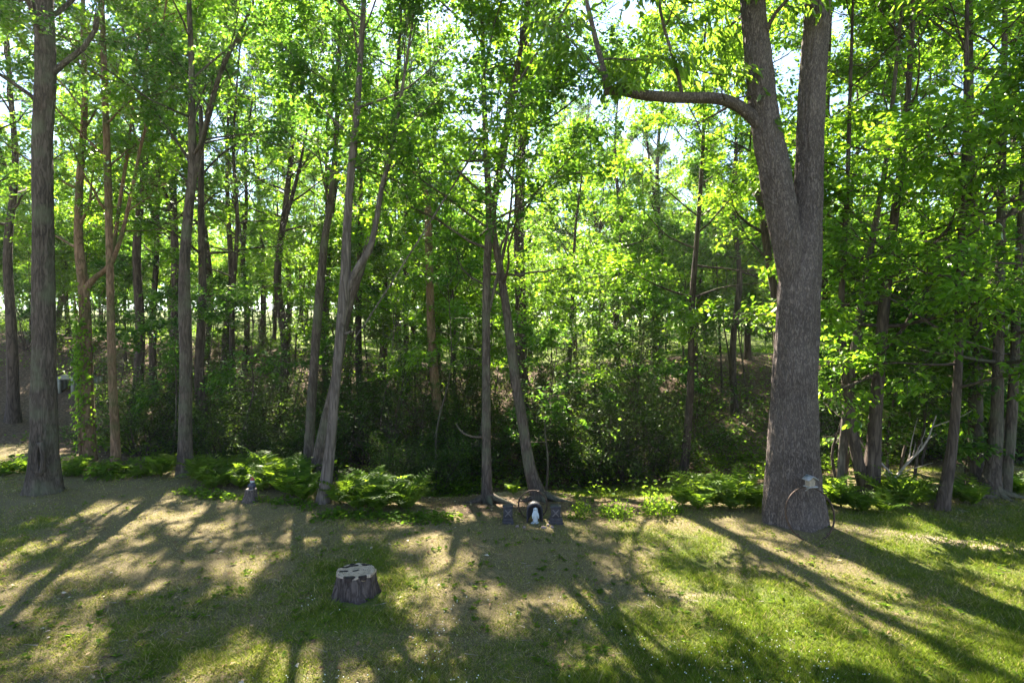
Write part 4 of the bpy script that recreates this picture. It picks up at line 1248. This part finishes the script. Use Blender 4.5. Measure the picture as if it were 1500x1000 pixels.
M["stump_top"] = None
def stump_top_mat():
    m, N, L = new_mat("weathered_cut_wood")
    out = N.new("ShaderNodeOutputMaterial"); bs = N.new("ShaderNodeBsdfPrincipled"); bs.inputs["Roughness"].default_value = 0.85
    tc = N.new("ShaderNodeTexCoord")
    wv = N.new("ShaderNodeTexWave"); wv.wave_type = 'RINGS'; wv.rings_direction = 'Z'; wv.inputs["Scale"].default_value = 14; wv.inputs["Distortion"].default_value = 3.5
    wv.inputs["Detail"].default_value = 3
    L.new(tc.outputs["Object"], wv.inputs["Vector"])
    no = N.new("ShaderNodeTexNoise"); no.inputs["Scale"].default_value = 22; no.inputs["Detail"].default_value = 7; L.new(tc.outputs["Object"], no.inputs["Vector"])
    ad = N.new("ShaderNodeMath"); ad.operation = 'MULTIPLY_ADD'; ad.inputs[1].default_value = 0.25
    L.new(wv.outputs["Fac"], ad.inputs[0]); L.new(no.outputs["Fac"], ad.inputs[2])
    rp = ramp(N, [(0.35, (0.15, 0.105, 0.076)), (0.6, (0.33, 0.245, 0.18)), (0.85, (0.44, 0.345, 0.265))]); L.new(ad.outputs[0], rp.inputs["Fac"])
    L.new(rp.outputs["Color"], bs.inputs["Base Color"]); L.new(bs.outputs[0], out.inputs["Surface"])
    return m
M["stump_top"] = stump_top_mat()
M["iron"] = solid_mat("rusty_iron", (0.035, 0.024, 0.020), (0.11, 0.065, 0.045), 30, 0.75, 0.4)
M["dark_shell"] = solid_mat("dark_painted_shell", (0.016, 0.014, 0.022), (0.035, 0.030, 0.040), 18, 0.6)
M["dark_stone"] = solid_mat("dark_cast_stone", (0.018, 0.016, 0.021), (0.045, 0.039, 0.046), 25, 0.75, bump=0.5)
M["white_stone"] = solid_mat("white_painted_stone", (0.36, 0.40, 0.44), (0.52, 0.56, 0.60), 16, 0.6)
M["grey_wood"] = solid_mat("weathered_grey_boards", (0.20, 0.20, 0.21), (0.38, 0.38, 0.39), 26, 0.85, bump=0.4)
M["tan_wood"] = solid_mat("aged_pine_board", (0.22, 0.18, 0.14), (0.36, 0.30, 0.24), 26, 0.8)
M["pit"] = solid_mat("dark_brown_wood", (0.020, 0.013, 0.012), (0.050, 0.032, 0.028), 30, 0.95)

# --- the cut stump on the lawn
def stump():
    x, d, z = ground_hit(521, 880)
    d += 0.20; x = (521 - 750) / FPX * d; z = tz(x, d)
    t = thing("tree_stump", "old flat-cut tree stump with pitted pale top standing on the open lawn", "stump", (x, d, z))
    rng = np.random.RandomState(4); ph = rng.rand(6) * 6.28
    RT, H = 0.226, 0.26
    def mod(zz, a):
        f = np.clip(zz / H, -0.2, 1)
        rid = 0.055 * np.sin(9 * a + ph[0] + 0.6 * np.sin(3 * a)) + 0.035 * np.sin(17 * a + ph[1]) + 0.02 * np.sin(31 * a + ph[2])
        root = 0.12 * np.maximum(0, np.cos(4 * a + ph[3])) * (1 - f) ** 2.2
        cav = -0.20 * np.exp(-((a - 4.45) / 0.20) ** 2) * (0.4 + 0.6 * f) - 0.12 * np.exp(-((a - 5.15) / 0.12) ** 2) * f - 0.10 * np.exp(-((a - 3.75) / 0.10) ** 2)
        lump = 0.10 * (vnoise(np.cos(a) * 3, np.sin(a) * 3, np.full_like(a, zz * 9), 8) - 0.5)
        return 1 + rid * (0.7 + 0.5 * (1 - f)) + root + cav + lump
    prof = [(RT * (1.0 + 0.13 * (1 - f) ** 2.0), H * f) for f in np.linspace(-0.15, 1, 18)]
    c = Chunk(); lathe(c, prof[:-1] + [(RT, H)], 96, mod=mod)
    link("bark", c.mesh("bark", bark_mat("rotting_dark_bark", (0.028, 0.020, 0.020), (0.16, 0.125, 0.115), 10, 0.2, 1.0), True), t)
    # thick slab of pale end grain, with recesses let into it
    a = np.linspace(0, 2 * math.pi, 96, endpoint=False); rr = RT * 1.005 * mod(H, a)
    pits = [(-0.14, -0.02, 0.050, 0.016, 0.1), (0.0, 0.0, 0.035, 0.012, 0.5), (-0.07, 0.15, 0.060, 0.018, 0.3), (-0.15, 0.10, 0.04, 0.015, 0.2), (0.09, 0.17, 0.05, 0.014, 0.2),
            (-0.02, -0.19, 0.06, 0.03, 0.0), (0.13, -0.16, 0.045, 0.02, 0.3), (0.05, 0.19, 0.04, 0.012, -0.2), (-0.10, 0.19, 0.03, 0.014, 0.5)]
    rings = np.linspace(0, 1, 30); V = []
    for r in rings:
        px, py = np.cos(a) * rr * r, np.sin(a) * rr * r
        pz = np.full(96, H + 0.012) + 0.006 * (vnoise(px * 16, py * 16, None, 3) - 0.5)
        for (cx, cy_, ax, ay, an) in pits:
            co, si = math.cos(an), math.sin(an)
            u = ((px - cx) * co + (py - cy_) * si) / ax; v = (-(px - cx) * si + (py - cy_) * co) / ay
            pz = pz - 0.05 * np.clip(1.25 - (u * u + v * v) ** 0.5, 0, 0.6) / 0.6 * (u * u + v * v < 1.5)
        if r > 0.97: pz = pz - 0.012
        V.append(np.stack([px, py, pz], -1))
    V.append(np.stack([np.cos(a) * rr * 0.995, np.sin(a) * rr * 0.995, np.full(96, H - 0.02)], -1))
    V = np.array(V); n = len(V); idx = np.arange(n * 96).reshape(n, 96)
    F = np.stack([idx[:-1], np.roll(idx[:-1], -1, 1), np.roll(idx[1:], -1, 1), idx[1:]], -1).reshape(-1, 4)
    c = Chunk(); c.add(V, F)
    link("cut_top", c.mesh("cut_top", M["stump_top"], True), t)
    for (cx, cy_, ax, ay, an) in pits:          # dark brown cap laid over each pit
        c = Chunk(); th = np.linspace(0, 6.283, 12, endpoint=False); co, si = math.cos(an), math.sin(an)
        k = 1 + 0.25 * np.sin(3 * th + cx * 40)
        px, py = np.cos(th) * ax * k, np.sin(th) * ay * k
        ring = np.stack([cx + px * co - py * si, cy_ + px * si + py * co, np.full(12, H + 0.0105)], -1)
        low = ring * 1.0; low[:, 2] = H - 0.03
        c.add(np.concatenate([ring, low]), [[i, (i + 1) % 12, 12 + (i + 1) % 12, 12 + i] for i in range(12)])
        top = np.concatenate([ring, [[cx, cy_, H + 0.013]]]); top[:, 2] = H + 0.0165
        c.add(top, [[i, (i + 1) % 12, 12] for i in range(12)])
        link("dark_pit_cap", c.mesh("dark_pit_cap", M["pit"]), t)
stump()

# --- small stump with figurine
def little_stump():
    x, d, z = ground_hit(368, 737)
    d += 0.1; x = (368 - 750) / FPX * d; z = tz(x, d)
    t = thing("small_stump", "little grey splintered stump in front of the fern bank", "stump", (x, d, z))
    H = 0.24
    def mod(zz, a):
        return 1 + 0.10 * np.sin(7 * a + 1) + 0.05 * np.sin(15 * a) + 0.5 * np.maximum(0, np.cos(a - 3.0)) * np.clip(1 - zz / H, 0, 1) ** 1.5
    c = Chunk(); lathe(c, [(0.125, -0.05), (0.12, 0.02), (0.105, 0.10), (0.10, 0.18), (0.095, H)], 32, mod=mod)
    link("bark", c.mesh("bark", M["bark_big"], True), t)
    c = Chunk(); lathe(c, [(0.09, H - 0.01), (0.09, H + 0.006)], 32, mod=lambda zz, a: mod(H, a))
    link("cut_top", c.mesh("cut_top", M["dead"]), t)
    g = thing("garden_figurine", "tiny dark garden figurine with pale face and red top on the little stump", "figurine", (x + 0.02, d, z + H + 0.006))
    c = Chunk(); lathe(c, [(0.050, 0), (0.056, 0.02), (0.058, 0.06), (0.045, 0.10), (0.028, 0.115)], 16)
    for s in (-1, 1):
        tube(c, [[s * 0.045, -0.01, 0.09], [s * 0.062, -0.025, 0.06], [s * 0.03, -0.055, 0.045]], [0.016, 0.016, 0.012], 8)
        lathe(c, [(0.022, 0), (0.024, 0.015), (0.012, 0.026)], 10, off=(s * 0.028, -0.035, 0), sy=1.4)
    link("body", c.mesh("body", solid_mat("navy_paint", (0.015, 0.015, 0.035), (0.035, 0.035, 0.06), 20, 0.4), True), g)
    c = Chunk(); lathe(c, [(0.012, 0.105), (0.034, 0.118), (0.040, 0.145), (0.034, 0.17), (0.014, 0.183)], 14)
    h = link("head", c.mesh("head", solid_mat("pale_blue_grey_paint", (0.38, 0.44, 0.48), (0.52, 0.58, 0.62), 20, 0.4), True), g)
    c = Chunk(); lathe(c, [(0.004, -0.008), (0.009, 0), (0.004, 0.008)], 8, off=(0, -0.042, 0.146))
    link("nose", c.mesh("nose", M["white_stone"], True), h)
    c = Chunk(); lathe(c, [(0.046, 0.160), (0.044, 0.170), (0.030, 0.192), (0.015, 0.212), (0.004, 0.226)], 14)
    link("hat", c.mesh("hat", solid_mat("faded_red_paint", (0.20, 0.03, 0.03), (0.32, 0.06, 0.05), 20, 0.5), True), g)
little_stump()

# --- shrine: dark niche with white figure, hoop, two dark pedestals, stones
def shrine():
    def spot(px, py, back=0.0):
        x, d, z = ground_hit(px, py); d += back
        x = (px - 750) / FPX * d
        return x, d, tz(x, d)
    S = 0.0132                                    # metres per photo pixel near the shrine
    x, d, z = spot(783, 768, 0.22)
    t = thing("shrine_niche", "dark arched niche standing open behind the white statue", "niche", (x, d, z - 0.02))
    S = d / FPX
    W, H, D = 12.0 * S, 29 * S, 0.20
    th = np.linspace(0, math.pi, 15)
    out = [(W, 0)] + [(W * math.cos(q), H - W + W * math.sin(q)) for q in th] + [(-W, 0)]
    inn = [((W - 0.025) * (1 if xx > 0 else -1) if zz == 0 else xx * (W - 0.025) / W, zz if zz == 0 else (H - W) + (zz - H + W) * (W - 0.025) / W) for xx, zz in out]
    c = Chunk(); n = len(out)
    ro = np.array(out); ri = np.array(inn)
    V = np.concatenate([np.stack([ro[:, 0], np.full(n, -D / 2), ro[:, 1]], -1), np.stack([ri[:, 0], np.full(n, -D / 2), ri[:, 1]], -1),
                        np.stack([ri[:, 0] * 0.9, np.full(n, D / 2), ri[:, 1] * 0.95], -1), np.stack([ro[:, 0] * 0.92, np.full(n, D / 2 + 0.02), ro[:, 1] * 0.96], -1)])
    F = []
    for i in range(n - 1):
        for a_, b_ in ((0, 1), (1, 2), (3, 0)):
            F.append([a_ * n + i, a_ * n + i + 1, b_ * n + i + 1, b_ * n + i])
    c.add(V, F)
    link("arched_shell", c.mesh("arched_shell", M["dark_shell"], True), t)
    c = Chunk(); m = n
    bk = np.stack([ri[:, 0] * 0.93, np.full(n, D / 2 + 0.005), ri[:, 1] * 0.96], -1)
    c.add(np.concatenate([bk, [[0, D / 2 + 0.005, H * 0.4]]]), [[i, i + 1, n] for i in range(n - 1)])
    link("back_panel", c.mesh("back_panel", M["dark_shell"]), t)
    # statue
    h = 23 * S
    st = thing("statue", "small white statue of a veiled robed figure with lowered open hands", "statue", (x + 0.01, d - D / 2 - 0.03, tz(x, d - D / 2 - 0.03) - 0.01))
    c = Chunk(); lathe(c, [(0.30, 0), (0.30, 0.03), (0.25, 0.05), (0.22, 0.085)], 20)
    c.v = [v * h for v in c.v]
    link("plinth", c.mesh("plinth", M["white_stone"], True), st)
    c = Chunk()
    def folds(z_, a):
        return 1 + 0.07 * np.sin(9 * a) * np.clip(0.7 - z_, 0, 1)
    lathe(c, [(0.165, 0.085), (0.16, 0.12), (0.145, 0.25), (0.16, 0.42), (0.175, 0.55), (0.165, 0.66), (0.15, 0.74), (0.125, 0.785), (0.06, 0.815),
              (0.055, 0.83), (0.082, 0.85), (0.095, 0.89), (0.092, 0.94), (0.065, 0.98), (0.02, 1.0)], 28, sy=0.72, mod=folds)
    for s in (-1, 1):    # sleeves and open hands
        tube(c, [[s * 0.10, 0, 0.74], [s * 0.145, -0.04, 0.62], [s * 0.165, -0.10, 0.52], [s * 0.175, -0.14, 0.46]], [0.05, 0.055, 0.06, 0.045], 10)
        tube(c, [[s * 0.175, -0.14, 0.46], [s * 0.187, -0.165, 0.41], [s * 0.195, -0.18, 0.365]], [0.028, 0.034, 0.015], 8)
        tube(c, [[s * 0.085, 0.03, 0.96], [s * 0.105, 0.04, 0.80], [s * 0.14, 0.03, 0.55], [s * 0.13, 0.02, 0.30]], [0.03, 0.04, 0.05, 0.03], 8)
    lathe(c, [(0.02, -0.06), (0.052, -0.04), (0.06, 0), (0.05, 0.045), (0.02, 0.06)], 14, sy=0.7, off=(0, -0.055, 0.89))
    tube(c, [[0, -0.095, 0.905], [0, -0.108, 0.885], [0, -0.098, 0.878]], [0.006, 0.010, 0.006], 6)
    c.v = [v * h for v in c.v]
    link("figure", c.mesh("figure", M["white_stone"], True), st)
    # wheel hoop behind
    R0 = 21.5 * S
    hx, hd = x - 0.02, d + 0.24
    hz = tz(hx, hd)
    hp = thing("iron_hoop", "thin iron wheel hoop standing upright around the shrine niche", "hoop", (hx, hd, hz - 0.03))
    th = np.linspace(0, 2 * math.pi, 49)
    c = Chunk(); tube(c, np.stack([np.cos(th) * R0, np.zeros(49), R0 + np.sin(th) * R0], -1), np.full(49, 0.013), 8, False)
    link("rim", c.mesh("rim", M["iron"], True), hp)
    for q in (0.35, 2.8, 1.2):
        c = Chunk(); lathe(c, [(0.016, -0.018), (0.020, 0), (0.016, 0.018)], 8, off=(math.cos(q) * R0, -0.016, R0 + math.sin(q) * R0))
        link("bolt", c.mesh("bolt", M["iron"], True), hp)
    # pedestals with a crossed relief
    for px, w, hh, lab, fl in ((744, 14.5, 27, "dark square pedestal with crossed relief beside the thin trunk's roots", 1.0),
                               (814, 15, 26, "dark square pedestal with flared foot beside the small bright bush", 1.22)):
        x2, d2, z2 = spot(px, 769, 0.12)
        p = thing("pedestal", lab, "pedestal", (x2, d2, z2 - 0.02), 0.05 if px < 780 else -0.06)
        W2, H2 = w * S, hh * S
        c = Chunk(); box(c, (0, 0, 0.035), (W2 * 1.12 * fl, W2 * 1.0 * fl, 0.07)); box(c, (0, 0, 0.095), (W2 * 1.0 * fl, W2 * 0.9 * fl, 0.05), taper=0.92)
        bevel(link("base", c.mesh("base", M["dark_stone"]), p), 0.008)
        c = Chunk(); box(c, (0, 0, 0.12 + (H2 - 0.15) / 2), (W2 * 0.90, W2 * 0.8, H2 - 0.15)); bevel(link("shaft", c.mesh("shaft", M["dark_stone"]), p), 0.01)
        c = Chunk(); box(c, (0, 0, H2 - 0.012), (W2 * 1.02, W2 * 0.92, 0.036)); bevel(link("cap", c.mesh("cap", M["dark_stone"]), p), 0.008)
        for s in (-1, 1):
            c = Chunk(); zc = 0.12 + (H2 - 0.16) * 0.55; q = W2 * 0.30
            tube(c, [[-q, -W2 * 0.405, zc - s * q * 1.1], [0, -W2 * 0.42, zc], [q, -W2 * 0.405, zc + s * q * 1.1]], [0.008, 0.011, 0.008], 6)
            link("cross_bar", c.mesh("cross_bar", solid_mat("worn_relief", (0.10, 0.085, 0.09), (0.15, 0.13, 0.13), 30, 0.7), True), p)
    # loose stones along the front
    rng = np.random.RandomState(12)
    for k, (px, py) in enumerate([(758, 772), (768, 773), (796, 773), (803, 770), (809, 773)]):
        x3, d3, z3 = spot(px, py)
        o = thing("stone", "small rounded stone lying at the front of the shrine", "stone", (x3, d3, z3), rng.rand() * 6, "stones at the front of the shrine")
        c = Chunk(); r = rng.uniform(0.022, 0.038)
        lathe(c, [(r * 0.7, -0.02), (r, 0.008), (r * 0.85, 0.022), (r * 0.4, 0.03)], 9, sx=1.3, mod=lambda z_, a: 1 + 0.15 * np.sin(3 * a + k))
        link("stone_body", c.mesh("stone_body", solid_mat("pink_grey_stone", (0.16, 0.11, 0.10), (0.28, 0.20, 0.18), 20, 0.85), True), o)
shrine()

# --- hoop and feeder at the huge tree
def hoop():
    d0 = 8.22
    b = P(1193, 790, d0); z0 = tz(b[0], d0)
    R0 = 38.5 * d0 / FPX
    t = thing("iron_hoop", "large rusty iron wheel hoop leaning on the foot of the huge forked tree", "hoop", (b[0], d0, z0 - 0.02))
    t.rotation_euler = (R(-14), 0, R(8))
    th = np.linspace(0, 2 * math.pi, 65)
    c = Chunk(); w, tk = 0.014, 0.007
    ring = []
    for (dr, dy) in ((tk, -w), (tk, w), (-tk, w), (-tk, -w)):
        ring.append(np.stack([np.cos(th) * (R0 + dr), np.full(65, dy), R0 + np.sin(th) * (R0 + dr)], -1))
    V = np.array(ring).transpose(1, 0, 2); idx = np.arange(65 * 4).reshape(65, 4)
    F = np.stack([idx[:-1], np.roll(idx[:-1], -1, 1), np.roll(idx[1:], -1, 1), idx[1:]], -1).reshape(-1, 4)
    c.add(V, F); link("rim", c.mesh("rim", M["iron"]), t)
    for q in (0.6, 2.0, 4.0, 5.4):
        c = Chunk(); lathe(c, [(0.012, -0.012), (0.015, 0), (0.012, 0.012)], 8, off=(math.cos(q) * (R0 - 0.02), 0, R0 + math.sin(q) * (R0 - 0.02)))
        link("rivet", c.mesh("rivet", M["iron"], True), t)
hoop()

def feeder():
    d0 = 8.40
    p = P(1187, 713, d0)
    t = thing("bird_feeder", "weathered grey wooden bird feeder fixed to the huge forked trunk above the hoop", "bird feeder", tuple(p), R(14))
    t.scale = (0.66,) * 3
    S = d0 / FPX
    c = Chunk(); box(c, (0.01, 0, 0.015), (23 * S, 0.20, 0.022)); bevel(link("tray", c.mesh("tray", M["grey_wood"]), t), 0.004)
    c = Chunk(); box(c, (-0.01, -0.01, 0.095), (15 * S, 0.13, 0.135)); b = bevel(link("box", c.mesh("box", M["tan_wood"]), t), 0.004)
    for s in (-1, 1):
        c = Chunk(); co = math.cos(0.62); si = math.sin(0.62)
        V = np.array([[0, -0.12, 0.255], [0, 0.10, 0.255], [s * 0.135, 0.10, 0.165], [s * 0.135, -0.12, 0.165]]) + np.array([-0.01, 0, 0])
        V2 = V + np.array([0, 0, 0.018]); V = V + np.array([s * 0.0015, 0, 0]); V2 = V2 + np.array([s * 0.0015, 0, 0])
        c.add(np.concatenate([V, V2]), [[0, 1, 2, 3], [4, 7, 6, 5], [0, 3, 7, 4], [1, 5, 6, 2], [2, 6, 7, 3], [0, 4, 5, 1]])
        link("roof_board", c.mesh("roof_board", M["grey_wood"]), t)
    c = Chunk(); c.add([[-0.085, -0.065, 0.16], [0.065, -0.065, 0.16], [-0.01, -0.065, 0.25], [-0.085, 0.05, 0.16], [0.065, 0.05, 0.16], [-0.01, 0.05, 0.25]], [[0, 1, 2], [3, 5, 4]])
    c.add([[-0.085, -0.065, 0.16], [0.065, -0.065, 0.16], [0.065, 0.05, 0.16], [-0.085, 0.05, 0.16]], [[0, 3, 2, 1]])
    link("gable", c.mesh("gable", M["tan_wood"]), t)
    c = Chunk(); tube(c, [[0, 0.02, 0.0], [0, 0.06, -0.05], [0, 0.14, -0.12]], [0.014, 0.014, 0.014], 6); link("bracket", c.mesh("bracket", M["grey_wood"]), t)
    c = Chunk(); box(c, (0, 0.10, 0.08), (0.06, 0.05, 0.26)); link("mounting_board", c.mesh("mounting_board", M["grey_wood"]), t)
feeder()

# --- ivy on the reddish trunk
def ivy():
    rng = np.random.RandomState(33)
    d = base_of(130, 676) + 0.1
    rows = [(130, 677), (129, 620), (127, 540), (125, 470), (121, 410)]
    P0 = np.array([P(a, b, d) for a, b in rows])
    b = P0[0]
    o = thing("ivy_vine", "green ivy climbing the lower part of the reddish trunk", "ivy", (b[0], b[1], tz(b[0], b[1])))
    off = np.array([b[0], b[1], tz(b[0], b[1])])
    n = 900
    f = np.clip(rng.normal(0.52, 0.22, n), 0.05, 0.98)
    t = np.linspace(0, 1, len(P0))
    ctr = np.stack([np.interp(f, t, P0[:, k]) for k in range(3)], -1)
    a = rng.normal(-2.0, 0.9, n); rad = 0.205 + np.abs(rng.normal(0, 0.03, n)) + 0.12 * (rng.rand(n) < 0.12)
    outv = np.stack([np.cos(a), np.sin(a), np.zeros(n)], -1)
    pos = ctr + outv * rad[:, None]
    c = Chunk(); ln = rng.uniform(0.05, 0.10, n)
    leaves(c, pos - off, np.array([0, 0, -1.0]) + outv * 0.6 + rng.normal(0, 0.4, (n, 3)), outv + rng.normal(0, 0.35, (n, 3)), ln, ln * 0.8, "broad")
    link("foliage", c.mesh("foliage", M["ivy"]), o)
    c = Chunk()
    for k in range(5):
        ff = np.linspace(0.02, 0.9, 14); aa = -2.0 + k * 0.5 - 1.0 + 0.5 * np.sin(ff * 9 + k)
        cc = np.stack([np.interp(ff, t, P0[:, q]) for q in range(3)], -1)
        tube(c, cc - off + np.stack([np.cos(aa), np.sin(aa), np.zeros(14)], -1) * 0.205, np.full(14, 0.009), 5, False)
    link("stems", c.mesh("stems", M["bark_red"], True), o)
ivy()

# --- pale little shed on the left bank
def shed():
    x, d, z = ground_hit(97, 578)
    t = thing("small_shed", "small pale wooden shed with a dark open doorway on the left bank", "shed", (x, d, z - 0.05), R(-14))
    zt = P(97, 551, d)[2] - z + 0.05
    W, D = 30 * d / FPX, 1.2
    paint = solid_mat("chalky_white_paint", (0.20, 0.205, 0.18), (0.32, 0.32, 0.28), 9, 0.8)
    c = Chunk()
    box(c, (-W / 2 + 0.06, 0, zt / 2), (0.12, 0.10, zt)); box(c, (W / 2 - 0.06, 0, zt / 2), (0.12, 0.10, zt)); box(c, (0, 0, zt - 0.07), (W - 0.24, 0.10, 0.14))
    link("door_frame", c.mesh("door_frame", paint), t)
    for s in (-1, 1):
        c = Chunk()
        n = 7
        for k in range(n):
            w = c
            box(w, (s * (W / 2 + 0.012 + 0.004 * (k % 2)), 0.05 + D / n * (k + 0.5), zt / 2), (0.03, D / n - 0.012, zt))
        link("side_wall", c.mesh("side_wall", paint), t)
    c = Chunk(); box(c, (0, D + 0.05, zt / 2), (W, 0.04, zt)); link("back_wall", c.mesh("back_wall", M["pit"]), t)
    c = Chunk(); box(c, (0, D / 2, 0.03), (W - 0.05, D - 0.05, 0.05)); link("floor_board", c.mesh("floor_board", M["pit"]), t)
    for s in (-1, 1):
        c = Chunk(); e = 0.12
        V = np.array([[0, -e, zt + 0.16], [0, D + e, zt + 0.16], [s * (W / 2 + 0.10), D + e, zt - 0.02], [s * (W / 2 + 0.10), -e, zt - 0.02]])
        V2 = V + np.array([0, 0, 0.05])
        c.add(np.concatenate([V, V2]), [[0, 1, 2, 3], [4, 7, 6, 5], [0, 3, 7, 4], [1, 5, 6, 2], [2, 6, 7, 3], [0, 4, 5, 1]])
        link("roof_slope", c.mesh("roof_slope", M["bark_far"]), t)
    c = Chunk(); c.add([[-W / 2, -0.02, zt], [W / 2, -0.02, zt], [0, -0.02, zt + 0.15]], [[0, 1, 2]]); link("gable", c.mesh("gable", paint), t)
shed()

# --- fallen dead branches
def fallen(px0, py0, rows, seed, label):
    rng = np.random.RandomState(seed)
    x, d, z = ground_hit(px0, py0)
    t = thing("fallen_branch", label, "branch", (x, d, z))
    c = Chunk()
    main = grow(rng, (0, 0, 0.02), rows[0], rows[1], 8, 0.12, 0.0)
    tube(c, main, np.linspace(0.035, 0.010, 9), 7)
    link("main_stem", c.mesh("main_stem", M["dead"], True), t)
    for k in range(rows[2]):
        i = int(rng.randint(1, 8)); c = Chunk()
        g = grow(rng, main[i], rot_z(unit(np.array(rows[0], float)), rng.uniform(-0.9, 0.9)) + np.array([0, 0, rng.uniform(-0.2, 0.6)]), rows[1] * rng.uniform(0.25, 0.55), 5, 0.16, 0)
        tube(c, g, np.linspace(0.015, 0.004, 6), 5)
        link("side_branch", c.mesh("side_branch", M["dead"], True), t)
fallen(1290, 722, ((0.9, 0.1, 0.45), 1.9, 7), 5, "bleached fallen branch propped above the ferns by the V-shaped trunk")
fallen(1345, 728, ((-0.8, 0.3, 0.55), 1.5, 6), 6, "grey dead branch tangled in ferns beside the slanting trunk")
fallen(640, 690, ((0.7, 0.2, 0.5), 1.7, 8), 7, "dead twiggy branch lying in the hollow below the snapped trunk")
fallen(1010, 665, ((0.9, 0.1, 0.25), 2.2, 6), 8, "fallen dead branch lying across the undergrowth of the right bank")

# ---------------------------------------------------------------- twigs and flat weeds strewn over the lawn
def lawn_debris():
    rng = np.random.RandomState(23); n = 420
    y = 4.4 * (11.5 / 4.4) ** rng.rand(n); x = rng.uniform(-1, 1, n) * (y * 0.94)
    a = rng.rand(n) * 6.28; L_ = rng.uniform(0.04, 0.22, n)
    A = np.stack([x, y, terrain(x, y) + rng.uniform(0.006, 0.02, n)], -1)
    x2, y2 = x + np.cos(a) * L_, y + np.sin(a) * L_
    B = np.stack([x2, y2, terrain(x2, y2) + rng.uniform(0.006, 0.03, n)], -1)
    c = Chunk(); sticks(c, A, B, rng.uniform(0.002, 0.005, n), None)
    tag(link("fallen_twigs", c.mesh("fallen_twigs", M["dead"])), "small dry twigs scattered over the lawn", "twigs", kind="stuff")
    n = 900
    y = 4.4 * (11.0 / 4.4) ** rng.rand(n); x = rng.uniform(-1, 1, n) * (y * 0.94)
    ok = fbm(x * 0.7 + 30, y * 0.7, seed=81) > 0.50; x, y = x[ok], y[ok]; n = len(x); m = 6
    X, Y = np.repeat(x, m), np.repeat(y, m); aa = rng.rand(n * m) * 6.28
    pos = np.stack([X, Y, terrain(X, Y) + 0.012], -1); ln = rng.uniform(0.03, 0.075, n * m)
    c = Chunk(); leaves(c, pos, np.stack([np.cos(aa), np.sin(aa), rng.uniform(0.1, 0.6, n * m)], -1), np.array([0, 0, 1.0]) + rng.normal(0, 0.2, (n * m, 3)), ln, ln * 0.55)
    tag(link("lawn_weeds", c.mesh("lawn_weeds", M["fern"])), "flat broad-leaved weeds dotted through the lawn grass", "weeds", kind="stuff")
lawn_debris()

# ---------------------------------------------------------------- haze added for a veil of sun glow
def haze():
    m, N, L = new_mat("added_haze")
    out = N.new("ShaderNodeOutputMaterial"); v = N.new("ShaderNodeVolumePrincipled")
    v.inputs["Color"].default_value = (0.95, 0.97, 1.0, 1); v.inputs["Density"].default_value = 0.00045; v.inputs["Anisotropy"].default_value = 0.55
    L.new(v.outputs[0], out.inputs["Volume"])
    c = Chunk(); box(c, (0, 210, 17), (1000, 700, 42))
    o = link("haze", c.mesh("haze", m)); tag(o, "thin haze added over the scene for a veil of sun glow", "haze", kind="stuff")
haze()
